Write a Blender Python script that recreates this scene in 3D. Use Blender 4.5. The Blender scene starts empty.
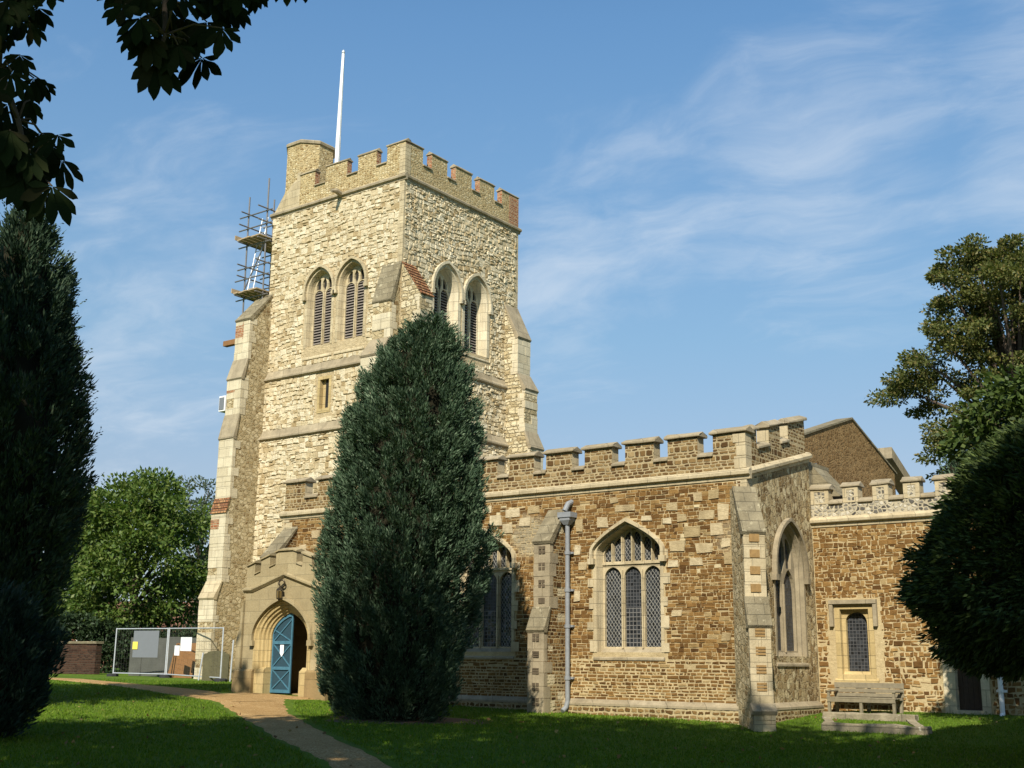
import bpy, bmesh, math, random
import numpy as np
from mathutils import Vector, Matrix
from mathutils.geometry import tessellate_polygon

random.seed(7)
rng = np.random.default_rng(7)
scene = bpy.context.scene
COL = scene.collection
R_ = math.radians

# ------------------------------------------------------------------ camera
EYE = 1.36
cam_d = bpy.data.cameras.new("camera")
cam_d.sensor_width = 36.0
cam_d.lens = 1191.0 / 1024 * 36
cam_d.clip_start = 0.1
cam_d.clip_end = 3000
cam = bpy.data.objects.new("camera", cam_d)
COL.objects.link(cam)
_y, _p, _r = R_(37.05), R_(13.11), R_(0.61)
_f = Vector((-math.sin(_y) * math.cos(_p), math.cos(_y) * math.cos(_p), math.sin(_p)))
_rt = Vector((math.cos(_y), math.sin(_y), 0))
_up = _rt.cross(_f)
_r2 = _rt * math.cos(_r) + _up * math.sin(_r)
_u2 = -_rt * math.sin(_r) + _up * math.cos(_r)
cam.matrix_world = Matrix(((_r2.x, _u2.x, -_f.x, 0), (_r2.y, _u2.y, -_f.y, 0), (_r2.z, _u2.z, -_f.z, EYE), (0, 0, 0, 1)))
scene.camera = cam

# ------------------------------------------------------------------ light
SUN_AZ, SUN_EL = 24.0, 40.0          # degrees east of south, elevation
scene.view_settings.view_transform = 'Standard'
scene.view_settings.look = 'None'
scene.view_settings.exposure = 0.5
scene.view_settings.gamma = 1.0
sd = bpy.data.lights.new("sun", 'SUN')
sd.energy = 5.0
sd.angle = R_(0.5)
sd.color = (1.0, 0.935, 0.82)
so = bpy.data.objects.new("sun", sd)
COL.objects.link(so)
sv = Vector((math.sin(R_(SUN_AZ)) * math.cos(R_(SUN_EL)), -math.cos(R_(SUN_AZ)) * math.cos(R_(SUN_EL)), math.sin(R_(SUN_EL))))
so.rotation_euler = sv.to_track_quat('Z', 'Y').to_euler()
so.location = sv * 60


class NT:
    """small helper round a node tree"""
    def __init__(s, nt):
        s.nt = nt

    def node(s, t, **props):
        n = s.nt.nodes.new(t)
        for k, v in props.items():
            setattr(n, k, v)
        return n

    def set(s, inp, v):
        if isinstance(v, bpy.types.NodeSocket):
            s.nt.links.new(v, inp)
        elif v is not None:
            inp.default_value = v

    def m(s, op, a, b=None, c=None, clamp=False):
        n = s.node('ShaderNodeMath', operation=op)
        n.use_clamp = clamp
        for i, v in enumerate((a, b, c)):
            s.set(n.inputs[i], v)
        return n.outputs[0]

    def vm(s, op, a, b=None, scale=None):
        n = s.node('ShaderNodeVectorMath', operation=op)
        s.set(n.inputs[0], a)
        if b is not None:
            s.set(n.inputs[1], b)
        if scale is not None:
            s.set(n.inputs['Scale'], scale)
        return n.outputs['Value'] if op in ('DISTANCE', 'DOT_PRODUCT', 'LENGTH') else n.outputs['Vector']

    def mix(s, f, a, b, blend='MIX'):
        n = s.node('ShaderNodeMix', data_type='RGBA', blend_type=blend)
        s.set(n.inputs[0], f)
        s.set(n.inputs[6], a if isinstance(a, bpy.types.NodeSocket) else (*a, 1))
        s.set(n.inputs[7], b if isinstance(b, bpy.types.NodeSocket) else (*b, 1))
        return n.outputs[2]

    def rng(s, v, a, b, c=0.0, d=1.0, smooth=False):
        n = s.node('ShaderNodeMapRange')
        if smooth:
            n.interpolation_type = 'SMOOTHSTEP'
        for i, x in enumerate((v, a, b, c, d)):
            s.set(n.inputs[i], x)
        return n.outputs[0]

    def ramp(s, f, stops, const=False):
        n = s.node('ShaderNodeValToRGB')
        r = n.color_ramp
        r.interpolation = 'CONSTANT' if const else 'LINEAR'
        while len(r.elements) < len(stops):
            r.elements.new(0.5)
        for e, (p, c) in zip(r.elements, stops):
            e.position = p
            e.color = (*c, 1)
        s.set(n.inputs[0], f)
        return n.outputs[0]

    def noise(s, vec, scale, detail=3, rough=0.55, out=0):
        n = s.node('ShaderNodeTexNoise')
        s.set(n.inputs['Vector'], vec)
        n.inputs['Scale'].default_value = scale
        n.inputs['Detail'].default_value = detail
        n.inputs['Roughness'].default_value = rough
        return n.outputs[out]

    def xyz(s, vec):
        n = s.node('ShaderNodeSeparateXYZ')
        s.set(n.inputs[0], vec)
        return n.outputs

    def comb(s, x, y, z):
        n = s.node('ShaderNodeCombineXYZ')
        for i, v in enumerate((x, y, z)):
            s.set(n.inputs[i], v)
        return n.outputs[0]


def world_sky():
    w = bpy.data.worlds.new("World")
    scene.world = w
    w.use_nodes = True
    t = NT(w.node_tree)
    w.node_tree.nodes.clear()
    sky = t.node('ShaderNodeTexSky', sky_type='NISHITA')
    sky.sun_disc = False
    sky.sun_elevation = R_(SUN_EL)
    sky.sun_rotation = R_(180 - SUN_AZ)
    sky.air_density = 1.0
    sky.dust_density = 0.6
    sky.ozone_density = 2.0
    g = t.node('ShaderNodeTexCoord').outputs['Generated']
    x, y, z = t.xyz(g)
    zz = t.m('ADD', t.m('MAXIMUM', z, 0.0), 0.12)
    p = t.comb(t.m('DIVIDE', x, zz), t.m('DIVIDE', y, zz), 0.0)
    # long cirrus streaks: stretch the cloud sheet along one direction
    mp = t.node('ShaderNodeMapping')
    mp.inputs['Rotation'].default_value = (0, 0, R_(-28))
    mp.inputs['Scale'].default_value = (1.0, 1.9, 1.0)
    t.set(mp.inputs['Vector'], p)
    warp = t.vm('SCALE', t.vm('SUBTRACT', t.noise(p, 1.7, 3, 0.5, 1), (0.5, 0.5, 0.5)), scale=0.9)
    q = t.vm('ADD', mp.outputs[0], warp)
    wis = t.noise(q, 1.5, 8, 0.62)
    fine = t.noise(q, 7.0, 4, 0.6)
    wis = t.m('ADD', t.m('MULTIPLY', wis, 0.8), t.m('MULTIPLY', fine, 0.2))
    region = None
    for c, r, a in (((-0.776, 0.558, 0.30), 0.24, 0.62), ((-0.473, 0.799, 0.372), 0.17, 0.65), ((-0.34, 0.86, 0.385), 0.22, 0.95),
                    ((-0.18, 0.905, 0.385), 0.18, 0.8), ((-0.54, 0.78, 0.31), 0.18, 0.8), ((-0.82, 0.545, 0.19), 0.14, 0.7), ((0.3, 0.8, 0.5), 0.4, 0.5),
                    ((-0.95, 0.1, 0.3), 0.3, 0.5)):
        d = t.vm('DISTANCE', g, c)
        m_ = t.rng(d, r, 0.0, 0.0, a, smooth=True)
        region = m_ if region is None else t.m('MAXIMUM', region, m_)
    cl = t.rng(t.m('ADD', wis, t.m('MULTIPLY', t.m('SUBTRACT', region, 0.5), 0.30)), 0.40, 0.80, 0.0, 1.0, smooth=True)
    cl = t.m('MULTIPLY', cl, 0.52)
    haze = t.rng(z, 0.66, 0.0, 0.0, 0.55)
    blue = t.mix(haze, t.mix(1.0, sky.outputs[0], (1.12, 1.38, 1.42), 'MULTIPLY'), (4.9, 6.5, 7.6))
    tint = t.mix(1.0, blue, (0.98, 1.0, 1.02), 'MULTIPLY')
    grade = t.ramp(z, [(0.0, (0.78, 0.63, 0.62)), (0.15, (0.77, 0.65, 0.65)), (0.26, (0.71, 0.735, 0.745)), (0.5, (0.70, 0.85, 0.95)), (1.0, (0.66, 0.86, 0.98))])
    tint = t.mix(1.0, tint, grade, 'MULTIPLY')
    col = t.mix(cl, tint, (6.3, 6.9, 7.6))
    bg = t.node('ShaderNodeBackground')
    t.set(bg.inputs[0], col)
    bg.inputs[1].default_value = 0.085
    out = t.node('ShaderNodeOutputWorld')
    t.nt.links.new(bg.outputs[0], out.inputs[0])


world_sky()


# ------------------------------------------------------------------ materials
def new_mat(name):
    m = bpy.data.materials.new(name)
    m.use_nodes = True
    b = m.node_tree.nodes['Principled BSDF']
    return m, NT(m.node_tree), b


def spec(b, rough=0.8, s=0.3):
    b.inputs['Roughness'].default_value = rough
    b.inputs['Specular IOR Level'].default_value = s


def plain(name, col, rough=0.7, metal=0.0, var=0.15, scale=6.0, s=0.3):
    m, t, b = new_mat(name)
    P = t.node('ShaderNodeNewGeometry').outputs['Position']
    n = t.noise(P, scale, 5, 0.6)
    c = t.mix(n, tuple(x * (1 - var) for x in col), tuple(min(1, x * (1 + var)) for x in col))
    t.set(b.inputs['Base Color'], c)
    spec(b, rough, s)
    b.inputs['Metallic'].default_value = metal
    return m


def masonry(name, ch, sl, mw, cols, mort, dist=0.03, bump=0.025, low=None, pale=None, blobs=(), pale_thr=1.2, wash=None, rubble=False, stain=0.35,
            red=None, jsoft=0.012, blocks=None, grey=(), ridge=0.0):
    """coursed (or random) rubble: stones of random length and tone in mortar, on world coordinates"""
    m, t, b = new_mat(name)
    P0 = t.node('ShaderNodeNewGeometry').outputs['Position']
    dv = t.vm('SCALE', t.vm('SUBTRACT', t.noise(P0, 3.5, 3, 0.6, 1), (0.5, 0.5, 0.5)), scale=dist * 2)
    dv2 = t.vm('SCALE', t.vm('SUBTRACT', t.noise(P0, 14.0, 2, 0.6, 1), (0.5, 0.5, 0.5)), scale=dist * 0.8)
    P = t.vm('ADD', t.vm('ADD', P0, dv), dv2)
    x, y, z = t.xyz(P)
    x0, y0, z0 = t.xyz(P0)
    u = t.m('ADD', x, y)
    if not rubble:
        vn = t.node('ShaderNodeTexNoise', noise_dimensions='1D')
        t.set(vn.inputs['W'], t.m('MULTIPLY', z, 1.0 / (ch * 2.6)))
        vn.inputs['Scale'].default_value = 1.0
        vn.inputs['Detail'].default_value = 1
        v = t.m('ADD', t.m('DIVIDE', z, ch), t.m('MULTIPLY', vn.outputs[0], 1.6))
        row = t.m('FLOOR', v)
        fv = t.m('FRACT', v)
        W = t.m('ADD', t.m('DIVIDE', u, sl), t.m('MULTIPLY', row, 173.37))
        ve = t.node('ShaderNodeTexVoronoi', voronoi_dimensions='1D', feature='DISTANCE_TO_EDGE')
        vc = t.node('ShaderNodeTexVoronoi', voronoi_dimensions='1D', feature='F1')
        for q in (ve, vc):
            t.set(q.inputs['W'], W)
            q.inputs['Scale'].default_value = 1.0
            q.inputs['Randomness'].default_value = 0.85
        dh = t.m('MULTIPLY', t.m('MINIMUM', fv, t.m('SUBTRACT', 1.0, fv)), ch)
        dl = t.m('MULTIPLY', ve.outputs['Distance'], sl)
        # rounded corners
        k = t.m('SUBTRACT', t.m('MINIMUM', dh, dl), t.m('MULTIPLY', t.rng(t.m('ADD', dh, dl), 0.0, mw * 3.5, 1.0, 0.0), mw * 0.5))
        dist_e = k
        rc = vc.outputs['Color']
    else:
        vec = t.comb(t.m('DIVIDE', x, sl), t.m('DIVIDE', y, sl), t.m('DIVIDE', z, ch))
        ve = t.node('ShaderNodeTexVoronoi', feature='DISTANCE_TO_EDGE')
        vc = t.node('ShaderNodeTexVoronoi', feature='F1')
        for q in (ve, vc):
            t.set(q.inputs['Vector'], vec)
            q.inputs['Scale'].default_value = 1.0
            q.inputs['Randomness'].default_value = 0.8
        dist_e = t.m('MULTIPLY', ve.outputs['Distance'], ch)
        rc = vc.outputs['Color']
    r1, r2, r3 = t.xyz(rc)
    mwn = t.m('MULTIPLY', t.rng(t.noise(P0, 2.3, 3), 0.3, 0.7, 0.6, 1.5), mw * 0.5)
    if low:
        mwn = t.m('MULTIPLY', mwn, t.rng(t.m('ADD', z0, t.m('MULTIPLY', t.noise(P0, 2.0, 3), 0.5)), low[0], low[0] + 0.25, low[1], 1.0))
    mask = t.rng(dist_e, mwn, t.m('ADD', mwn, jsoft), 0.0, 1.0, smooth=True)
    stone = t.ramp(r1, cols)
    mott = t.noise(P0, 16.0, 5, 0.65)
    stone = t.mix(t.rng(mott, 0.3, 0.75, 0.0, 0.5), stone, t.mix(1.0, stone, (0.52, 0.50, 0.46), 'MULTIPLY'))
    if red:
        stone = t.mix(t.rng(r3, red[1], red[1] + 0.02), stone, red[0])
    pm = None
    if pale:
        reg = t.m('SUBTRACT', t.noise(P0, 0.55, 3, 0.6), 0.5)
        val = t.m('ADD', r2, t.m('MULTIPLY', reg, 1.1))
        for bx, bz, br, ba in blobs:
            dd = t.vm('DISTANCE', t.comb(u, 0.0, z0), (bx, 0.0, bz))
            val = t.m('ADD', val, t.rng(dd, br, br * 0.3, 0.0, ba, smooth=True))
        pm = t.rng(val, pale_thr, pale_thr + 0.03)
        stone = t.mix(pm, stone, t.mix(mott, tuple(c * 0.8 for c in pale), pale))
    mortc = t.mix(t.rng(t.noise(P0, 5.0, 4), 0.3, 0.75), mort, tuple(c * 0.62 for c in mort))
    if pm is not None:
        mortc = t.mix(t.m('MULTIPLY', pm, 0.5), mortc, pale)
    colr = t.mix(mask, mortc, stone)
    if blocks:      # single larger squared stones set into the rubble
        bv = t.node('ShaderNodeTexVoronoi', feature='F1', distance='CHEBYCHEV', voronoi_dimensions='2D')
        t.set(bv.inputs['Vector'], t.comb(t.m('DIVIDE', u, blocks[1]), t.m('DIVIDE', z, blocks[2]), 0.0))
        bv.inputs['Scale'].default_value = 1.0
        bv.inputs['Randomness'].default_value = 0.7
        q1, q2, q3 = t.xyz(bv.outputs['Color'])
        hit = t.m('MULTIPLY', t.rng(q1, blocks[3], blocks[3] + 0.005), t.rng(bv.outputs['Distance'], t.m('ADD', 0.22, t.m('MULTIPLY', q2, 0.22)), t.m('ADD', 0.19, t.m('MULTIPLY', q2, 0.22))))
        colr = t.mix(hit, colr, t.mix(mott, tuple(c * 0.72 for c in blocks[0]), blocks[0]))
    for gx_, gz_, gr_, ga_ in grey:
        dd = t.vm('DISTANCE', t.comb(u, 0.0, z0), (gx_, 0.0, gz_))
        gm = t.m('MULTIPLY', t.rng(t.m('ADD', dd, t.m('MULTIPLY', t.noise(P0, 2.5, 5, 0.7), gr_ * 0.9)), gr_ * 1.3, gr_ * 0.9, 0.0, ga_, smooth=True), t.rng(mott, 0.25, 0.6, 0.4, 1.0))
        colr = t.mix(gm, colr, (0.33, 0.29, 0.19))
    st = t.rng(t.noise(P0, 0.7, 4, 0.6), 0.35, 0.75, 0.0, stain)
    colr = t.mix(st, colr, t.mix(1.0, colr, (0.62, 0.60, 0.57), 'MULTIPLY'))
    if wash:
        wm = t.m('MULTIPLY', t.rng(t.noise(P0, 1.3, 5, 0.65), wash[1], wash[1] + 0.16), wash[2])
        colr = t.mix(wm, colr, wash[0])
    t.set(b.inputs['Base Color'], colr)
    spec(b, 0.92, 0.15)
    h = t.m('ADD', t.m('MULTIPLY', mask, t.m('ADD', 0.55, t.m('MULTIPLY', r2, 0.45))), t.m('MULTIPLY', mott, 0.45))
    if ridge > 0:   # broken, roughly horizontal faces of hacked stone
        rv = t.comb(t.m('MULTIPLY', u, 3.2), 0.0, t.m('MULTIPLY', z0, 9.0))
        rn = t.noise(rv, 1.0, 5, 0.68)
        h = t.m('ADD', h, t.m('MULTIPLY', rn, ridge))
    bp = t.node('ShaderNodeBump')
    bp.inputs['Strength'].default_value = 1.0
    bp.inputs['Distance'].default_value = bump
    t.set(bp.inputs['Height'], h)
    t.nt.links.new(bp.outputs[0], b.inputs['Normal'])
    return m


def ashlar(name, col, dark=0.6, course=0.32, length=0.6, lichen=None, bump=0.008, joints=0.5, streak=0.4):
    m, t, b = new_mat(name)
    P = t.node('ShaderNodeNewGeometry').outputs['Position']
    x, y, z = t.xyz(P)
    br = t.node('ShaderNodeTexBrick')
    t.set(br.inputs['Vector'], t.comb(t.m('ADD', x, y), z, 0.0))
    br.inputs['Scale'].default_value = 1.0
    br.inputs['Brick Width'].default_value = length
    br.inputs['Row Height'].default_value = course
    br.inputs['Mortar Size'].default_value = 0.007
    br.inputs['Color1'].default_value = (1, 1, 1, 1)
    br.inputs['Color2'].default_value = (0.82, 0.80, 0.76, 1)
    br.inputs['Mortar'].default_value = (1 - joints, 1 - joints, 1 - joints, 1)
    n1 = t.noise(P, 2.2, 6, 0.65)
    n2 = t.noise(P, 22.0, 4, 0.65)
    c = t.mix(t.rng(n1, 0.3, 0.75), col, tuple(v * dark for v in col))
    c = t.mix(t.rng(n2, 0.35, 0.8, 0.0, 0.45), c, t.mix(1.0, c, (0.6, 0.57, 0.52), 'MULTIPLY'))
    c = t.mix(1.0, c, br.outputs['Color'], 'MULTIPLY')
    sv_ = t.vm('MULTIPLY', P, (5.0, 5.0, 0.5))
    c = t.mix(t.rng(t.noise(sv_, 1.0, 4, 0.6), 0.5, 0.8, 0.0, streak), c, t.mix(1.0, c, (0.5, 0.49, 0.46), 'MULTIPLY'))
    if lichen:
        c = t.mix(t.m('MULTIPLY', t.rng(t.noise(P, 4.5, 6, 0.7), lichen[1], lichen[1] + 0.1), 0.8), c, lichen[0])
    t.set(b.inputs['Base Color'], c)
    spec(b, 0.88, 0.2)
    bp = t.node('ShaderNodeBump')
    bp.inputs['Strength'].default_value = 0.8
    bp.inputs['Distance'].default_value = bump
    t.set(bp.inputs['Height'], t.m('ADD', t.m('MULTIPLY', n2, 1.0), t.m('MULTIPLY', br.outputs['Fac'], -0.8)))
    t.nt.links.new(bp.outputs[0], b.inputs['Normal'])
    return m


def leafmat(name, c1, c2, trans=0.25, rough=0.55, c3=None, s=0.25):
    m, t, b = new_mat(name)
    geo = t.node('ShaderNodeNewGeometry')
    r = geo.outputs['Random Per Island']
    stops = [(0.0, c1), (1.0, c2)] if c3 is None else [(0.0, c1), (0.75, c2), (1.0, c3)]
    c = t.ramp(r, stops)
    n = t.noise(geo.outputs['Position'], 0.8, 3, 0.6)
    c = t.mix(t.rng(n, 0.3, 0.7, 0.0, 0.5), c, t.mix(1.0, c, (0.62, 0.70, 0.72), 'MULTIPLY'))
    t.set(b.inputs['Base Color'], c)
    spec(b, rough, s)
    if trans > 0:
        tr = t.node('ShaderNodeBsdfTranslucent')
        t.set(tr.inputs[0], t.mix(1.0, c, (1.15, 1.25, 0.6), 'MULTIPLY'))
        mx = t.node('ShaderNodeMixShader')
        mx.inputs[0].default_value = trans
        t.nt.links.new(b.outputs[0], mx.inputs[1])
        t.nt.links.new(tr.outputs[0], mx.inputs[2])
        t.nt.links.new(mx.outputs[0], t.nt.nodes['Material Output'].inputs[0])
    return m


def glass_lattice(name, pitch, lead, glass=(0.012, 0.013, 0.014), square=False, rough=0.11):
    m, t, b = new_mat(name)
    P = t.node('ShaderNodeNewGeometry').outputs['Position']
    x, y, z = t.xyz(P)
    u = t.m('ADD', x, y)
    if square:
        a, c = t.m('DIVIDE', u, pitch), t.m('DIVIDE', z, pitch)
    else:
        a = t.m('DIVIDE', t.m('ADD', u, t.m('MULTIPLY', z, 0.72)), pitch)
        c = t.m('DIVIDE', t.m('SUBTRACT', u, t.m('MULTIPLY', z, 0.72)), pitch)
    da = t.m('ABSOLUTE', t.m('SUBTRACT', t.m('FRACT', a), 0.5))
    dc = t.m('ABSOLUTE', t.m('SUBTRACT', t.m('FRACT', c), 0.5))
    line = t.rng(t.m('MAXIMUM', da, dc), 0.385, 0.43)
    cell = t.node('ShaderNodeTexWhiteNoise', noise_dimensions='2D')
    t.set(cell.inputs['Vector'], t.comb(t.m('FLOOR', a), t.m('FLOOR', c), 0.0))
    gl = t.mix(cell.outputs['Value'], glass, tuple(v * 3.2 for v in glass))
    c_ = t.mix(line, gl, t.mix(t.noise(P, 1.6, 3), tuple(v * 0.35 for v in lead), lead))
    t.set(b.inputs['Base Color'], c_)
    t.set(b.inputs['Roughness'], t.m('ADD', rough, t.m('MULTIPLY', line, 0.4)))
    b.inputs['Specular IOR Level'].default_value = 0.4
    bp = t.node('ShaderNodeBump')
    bp.inputs['Strength'].default_value = 0.6
    bp.inputs['Distance'].default_value = 0.012
    t.set(bp.inputs['Height'], t.m('ADD', line, t.m('MULTIPLY', t.noise(P, 7.0, 2), 2.0)))
    wob = t.vm('SCALE', t.vm('SUBTRACT', cell.outputs['Color'], (0.5, 0.5, 0.5)), scale=0.16)      # every quarry sits at its own slight tilt
    t.nt.links.new(t.vm('NORMALIZE', t.vm('ADD', bp.outputs[0], wob)), b.inputs['Normal'])
    return m


M = {}
MORT = (0.52, 0.43, 0.27)
M['ironstone'] = masonry('ironstone_rubble', 0.092, 0.18, 0.013,
                         [(0.0, (0.062, 0.030, 0.010)), (0.3, (0.140, 0.070, 0.021)), (0.6, (0.215, 0.114, 0.035)), (0.85, (0.29, 0.165, 0.055)), (1.0, (0.36, 0.23, 0.095))],
                         (0.47, 0.365, 0.195), dist=0.03, bump=0.03, low=(1.30, 2.4), pale=(0.64, 0.53, 0.32), pale_thr=1.24,
                         blobs=[(-14.3 + 27.06, 4.2, 1.5, 0.45), (-13.6 + 27.06, 2.6, 1.0, 0.15), (-14.6 + 27.06, 5.5, 0.9, 0.2), (-20.7 + 27.06, 5.35, 1.4, 0.5), (-29.6 + 27.06, 4.6, 0.6, 0.6)],
                         blocks=((0.66, 0.55, 0.34), 0.50, 0.34, 0.91), grey=[(-19.75 + 27.06, 4.75, 0.85, 0.85), (-13.5 + 27.06, 4.4, 0.7, 0.45)])
M['ironstone_pale'] = masonry('ironstone_chancel_rubble', 0.115, 0.18, 0.021,
                              [(0.0, (0.075, 0.038, 0.013)), (0.4, (0.155, 0.086, 0.028)), (0.8, (0.24, 0.145, 0.05)), (1.0, (0.33, 0.22, 0.095))],
                              (0.47, 0.37, 0.20), dist=0.06, bump=0.035, low=(1.6, 1.45))
M['ironstone_parapet'] = masonry('ironstone_parapet_rubble', 0.10, 0.20, 0.024,
                                 [(0.0, (0.085, 0.045, 0.016)), (0.4, (0.18, 0.105, 0.038)), (0.8, (0.27, 0.175, 0.07)), (1.0, (0.38, 0.28, 0.14))],
                                 (0.44, 0.345, 0.19), dist=0.03, bump=0.03)
M['grey_rubble'] = masonry('grey_weathered_rubble', 0.19, 0.14, 0.014,
                           [(0.0, (0.13, 0.078, 0.028)), (0.35, (0.30, 0.205, 0.09)), (0.7, (0.48, 0.375, 0.20)), (1.0, (0.64, 0.54, 0.33))],
                           (0.46, 0.36, 0.20), dist=0.06, bump=0.08, rubble=True, stain=0.4)
M['gable_rubble'] = masonry('brown_gable_rubble', 0.11, 0.17, 0.02,
                            [(0.0, (0.17, 0.095, 0.034)), (0.5, (0.27, 0.16, 0.060)), (1.0, (0.40, 0.26, 0.11))],
                            (0.30, 0.19, 0.08), dist=0.05, bump=0.055, rubble=True)
TC = [(0.0, (0.36, 0.275, 0.14)), (0.2, (0.54, 0.44, 0.25)), (0.55, (0.66, 0.56, 0.345)), (1.0, (0.74, 0.66, 0.45))]
M['clunch'] = masonry('cream_clunch_rubble', 0.17, 0.27, 0.016, TC, (0.52, 0.42, 0.24), dist=0.085, bump=0.085, stain=0.35,
                      wash=((0.40, 0.32, 0.18), 0.60, 0.5), jsoft=0.03, ridge=0.9)
M['clunch_fine'] = masonry('cream_clunch_fine_rubble', 0.13, 0.25, 0.014, TC, (0.50, 0.40, 0.23), dist=0.085, bump=0.075,
                           rubble=True, stain=0.3, jsoft=0.03, ridge=0.9)
M['clunch_brown'] = masonry('brown_flint_rubble', 0.15, 0.2, 0.02, [(0.0, (0.22, 0.145, 0.065)), (0.4, (0.42, 0.32, 0.165)), (1.0, (0.64, 0.54, 0.34))],
                            (0.48, 0.385, 0.215), dist=0.05, bump=0.04, rubble=True)
M['tower_parapet'] = masonry('parapet_fine_rubble', 0.09, 0.15, 0.018, [(0.0, (0.24, 0.145, 0.055)), (0.4, (0.46, 0.335, 0.155)), (0.75, (0.60, 0.49, 0.28)), (1.0, (0.70, 0.60, 0.38))],
                             (0.50, 0.39, 0.20), dist=0.04, bump=0.035, rubble=True)
M['flint'] = masonry('flint_flushwork', 0.10, 0.12, 0.02, [(0.0, (0.06, 0.055, 0.05)), (0.35, (0.22, 0.20, 0.16)), (0.7, (0.48, 0.43, 0.32)), (1.0, (0.6, 0.55, 0.44))],
                     (0.50, 0.43, 0.29), dist=0.03, bump=0.015, rubble=True)
M['lime'] = ashlar('cream_limestone', (0.60, 0.50, 0.315), 0.66, streak=0.5, lichen=((0.30, 0.27, 0.19), 0.68))
M['lime_white'] = ashlar('white_limestone', (0.69, 0.605, 0.42), 0.74, course=0.4, streak=0.45)
M['lime_gold'] = ashlar('golden_limestone', (0.55, 0.42, 0.20), 0.76, streak=0.3)
M['lime_grey'] = ashlar('weathered_limestone', (0.42, 0.35, 0.23), 0.55, lichen=((0.50, 0.33, 0.08), 0.66), course=5.0, length=1.1, streak=0.5)
M['lichen_stone'] = ashlar('lichen_covered_stone', (0.30, 0.255, 0.16), 0.55, lichen=((0.42, 0.37, 0.24), 0.58), course=0.25, bump=0.025, streak=0.4)
M['porch'] = ashlar('tan_porch_stone', (0.41, 0.335, 0.19), 0.78, course=0.34, length=0.75, joints=0.25, streak=0.35)
M['porch_base'] = ashlar('brown_porch_stone', (0.33, 0.235, 0.11), 0.75, course=0.8, length=0.9, joints=0.3)
M['brick'] = masonry('red_brick', 0.075, 0.2, 0.012, [(0.0, (0.26, 0.085, 0.04)), (0.6, (0.38, 0.14, 0.06)), (1.0, (0.46, 0.24, 0.12))], (0.44, 0.35, 0.22), dist=0.006, bump=0.01)
M['tile'] = masonry('red_clay_tile', 0.12, 0.17, 0.012, [(0.0, (0.22, 0.10, 0.05)), (0.5, (0.34, 0.15, 0.065)), (1.0, (0.42, 0.24, 0.11))], (0.16, 0.10, 0.06), dist=0.012, bump=0.03)
M['flint_dark'] = plain('dark_flint', (0.10, 0.075, 0.045), 0.6, var=0.5, scale=12)
M['iron_square'] = plain('brown_ironstone_block', (0.26, 0.16, 0.06), 0.9, var=0.5, scale=12)
M['lead'] = plain('grey_lead', (0.22, 0.23, 0.235), 0.55, var=0.3, scale=9)
M['roof_lead'] = plain('roof_lead', (0.20, 0.20, 0.19), 0.7, var=0.2)
M['white_paint'] = plain('white_paint', (0.78, 0.78, 0.76), 0.5, var=0.06)
M['glass'] = glass_lattice('leaded_diamond_glass', 0.105, (0.30, 0.29, 0.25))
M['glass_dark'] = glass_lattice('dark_leaded_glass', 0.09, (0.10, 0.10, 0.10), square=True, rough=0.3)
M['glass_square'] = glass_lattice('leaded_square_glass', 0.11, (0.22, 0.21, 0.19), square=True)
M['louvre'] = plain('grey_louvre_board', (0.20, 0.17, 0.14), 0.85, var=0.3)
M['dark'] = plain('dark_interior', (0.02, 0.018, 0.015), 0.95, var=0.2)
M['blue_paint'] = plain('blue_paint', (0.055, 0.150, 0.205), 0.65, var=0.4, scale=9)
M['blue_dark'] = plain('dark_blue_mesh', (0.022, 0.055, 0.075), 0.7, var=0.3, scale=30)
M['wood_grey'] = plain('weathered_bench_wood', (0.20, 0.17, 0.11), 0.85, var=0.4, scale=10)
M['wood_brown'] = plain('brown_board', (0.22, 0.11, 0.04), 0.7, var=0.25, scale=5)
M['wood_pale'] = plain('scaffold_board', (0.36, 0.27, 0.16), 0.8, var=0.3, scale=5)
M['wood_dark'] = plain('dark_door_wood', (0.055, 0.035, 0.022), 0.8, var=0.4, scale=10)
M['galv'] = plain('galvanised_steel', (0.52, 0.54, 0.55), 0.42, metal=0.35, var=0.2, scale=10)
M['scaffold_steel'] = plain('scaffold_steel', (0.20, 0.19, 0.18), 0.5, metal=0.5, var=0.3, scale=10)
M['bronze'] = plain('dark_bronze', (0.06, 0.045, 0.025), 0.45, metal=0.5, var=0.3)
M['lamp_glass'] = plain('amber_lamp_glass', (0.12, 0.08, 0.025), 0.25, var=0.2, s=0.5)
M['grey_sheet'] = plain('grey_sheet', (0.16, 0.17, 0.18), 0.5, var=0.08)
M['white_sheet'] = plain('white_sheet', (0.82, 0.82, 0.82), 0.5, var=0.03)
M['yellow_sheet'] = plain('yellow_sheet', (0.75, 0.62, 0.10), 0.5, var=0.05)
M['tomb'] = ashlar('grave_kerb_stone', (0.36, 0.31, 0.21), 0.5, lichen=((0.55, 0.52, 0.42), 0.6), course=3.0, length=1.4, bump=0.02)
M['headstone'] = ashlar('olive_headstone', (0.13, 0.12, 0.065), 0.6, course=3.0, length=3.0, bump=0.015)
M['hoarding'] = plain('dark_grey_board', (0.085, 0.085, 0.07), 0.85, var=0.35, scale=2.5)
M['rubber'] = plain('black_rubber', (0.03, 0.03, 0.03), 0.9)
M['bark'] = plain('tree_bark', (0.075, 0.055, 0.038), 0.95, var=0.5, scale=7)
M['cypress'] = leafmat('cypress_foliage', (0.028, 0.056, 0.030), (0.090, 0.140, 0.075), 0.12, 0.6, (0.19, 0.25, 0.155), s=0.2)
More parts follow.
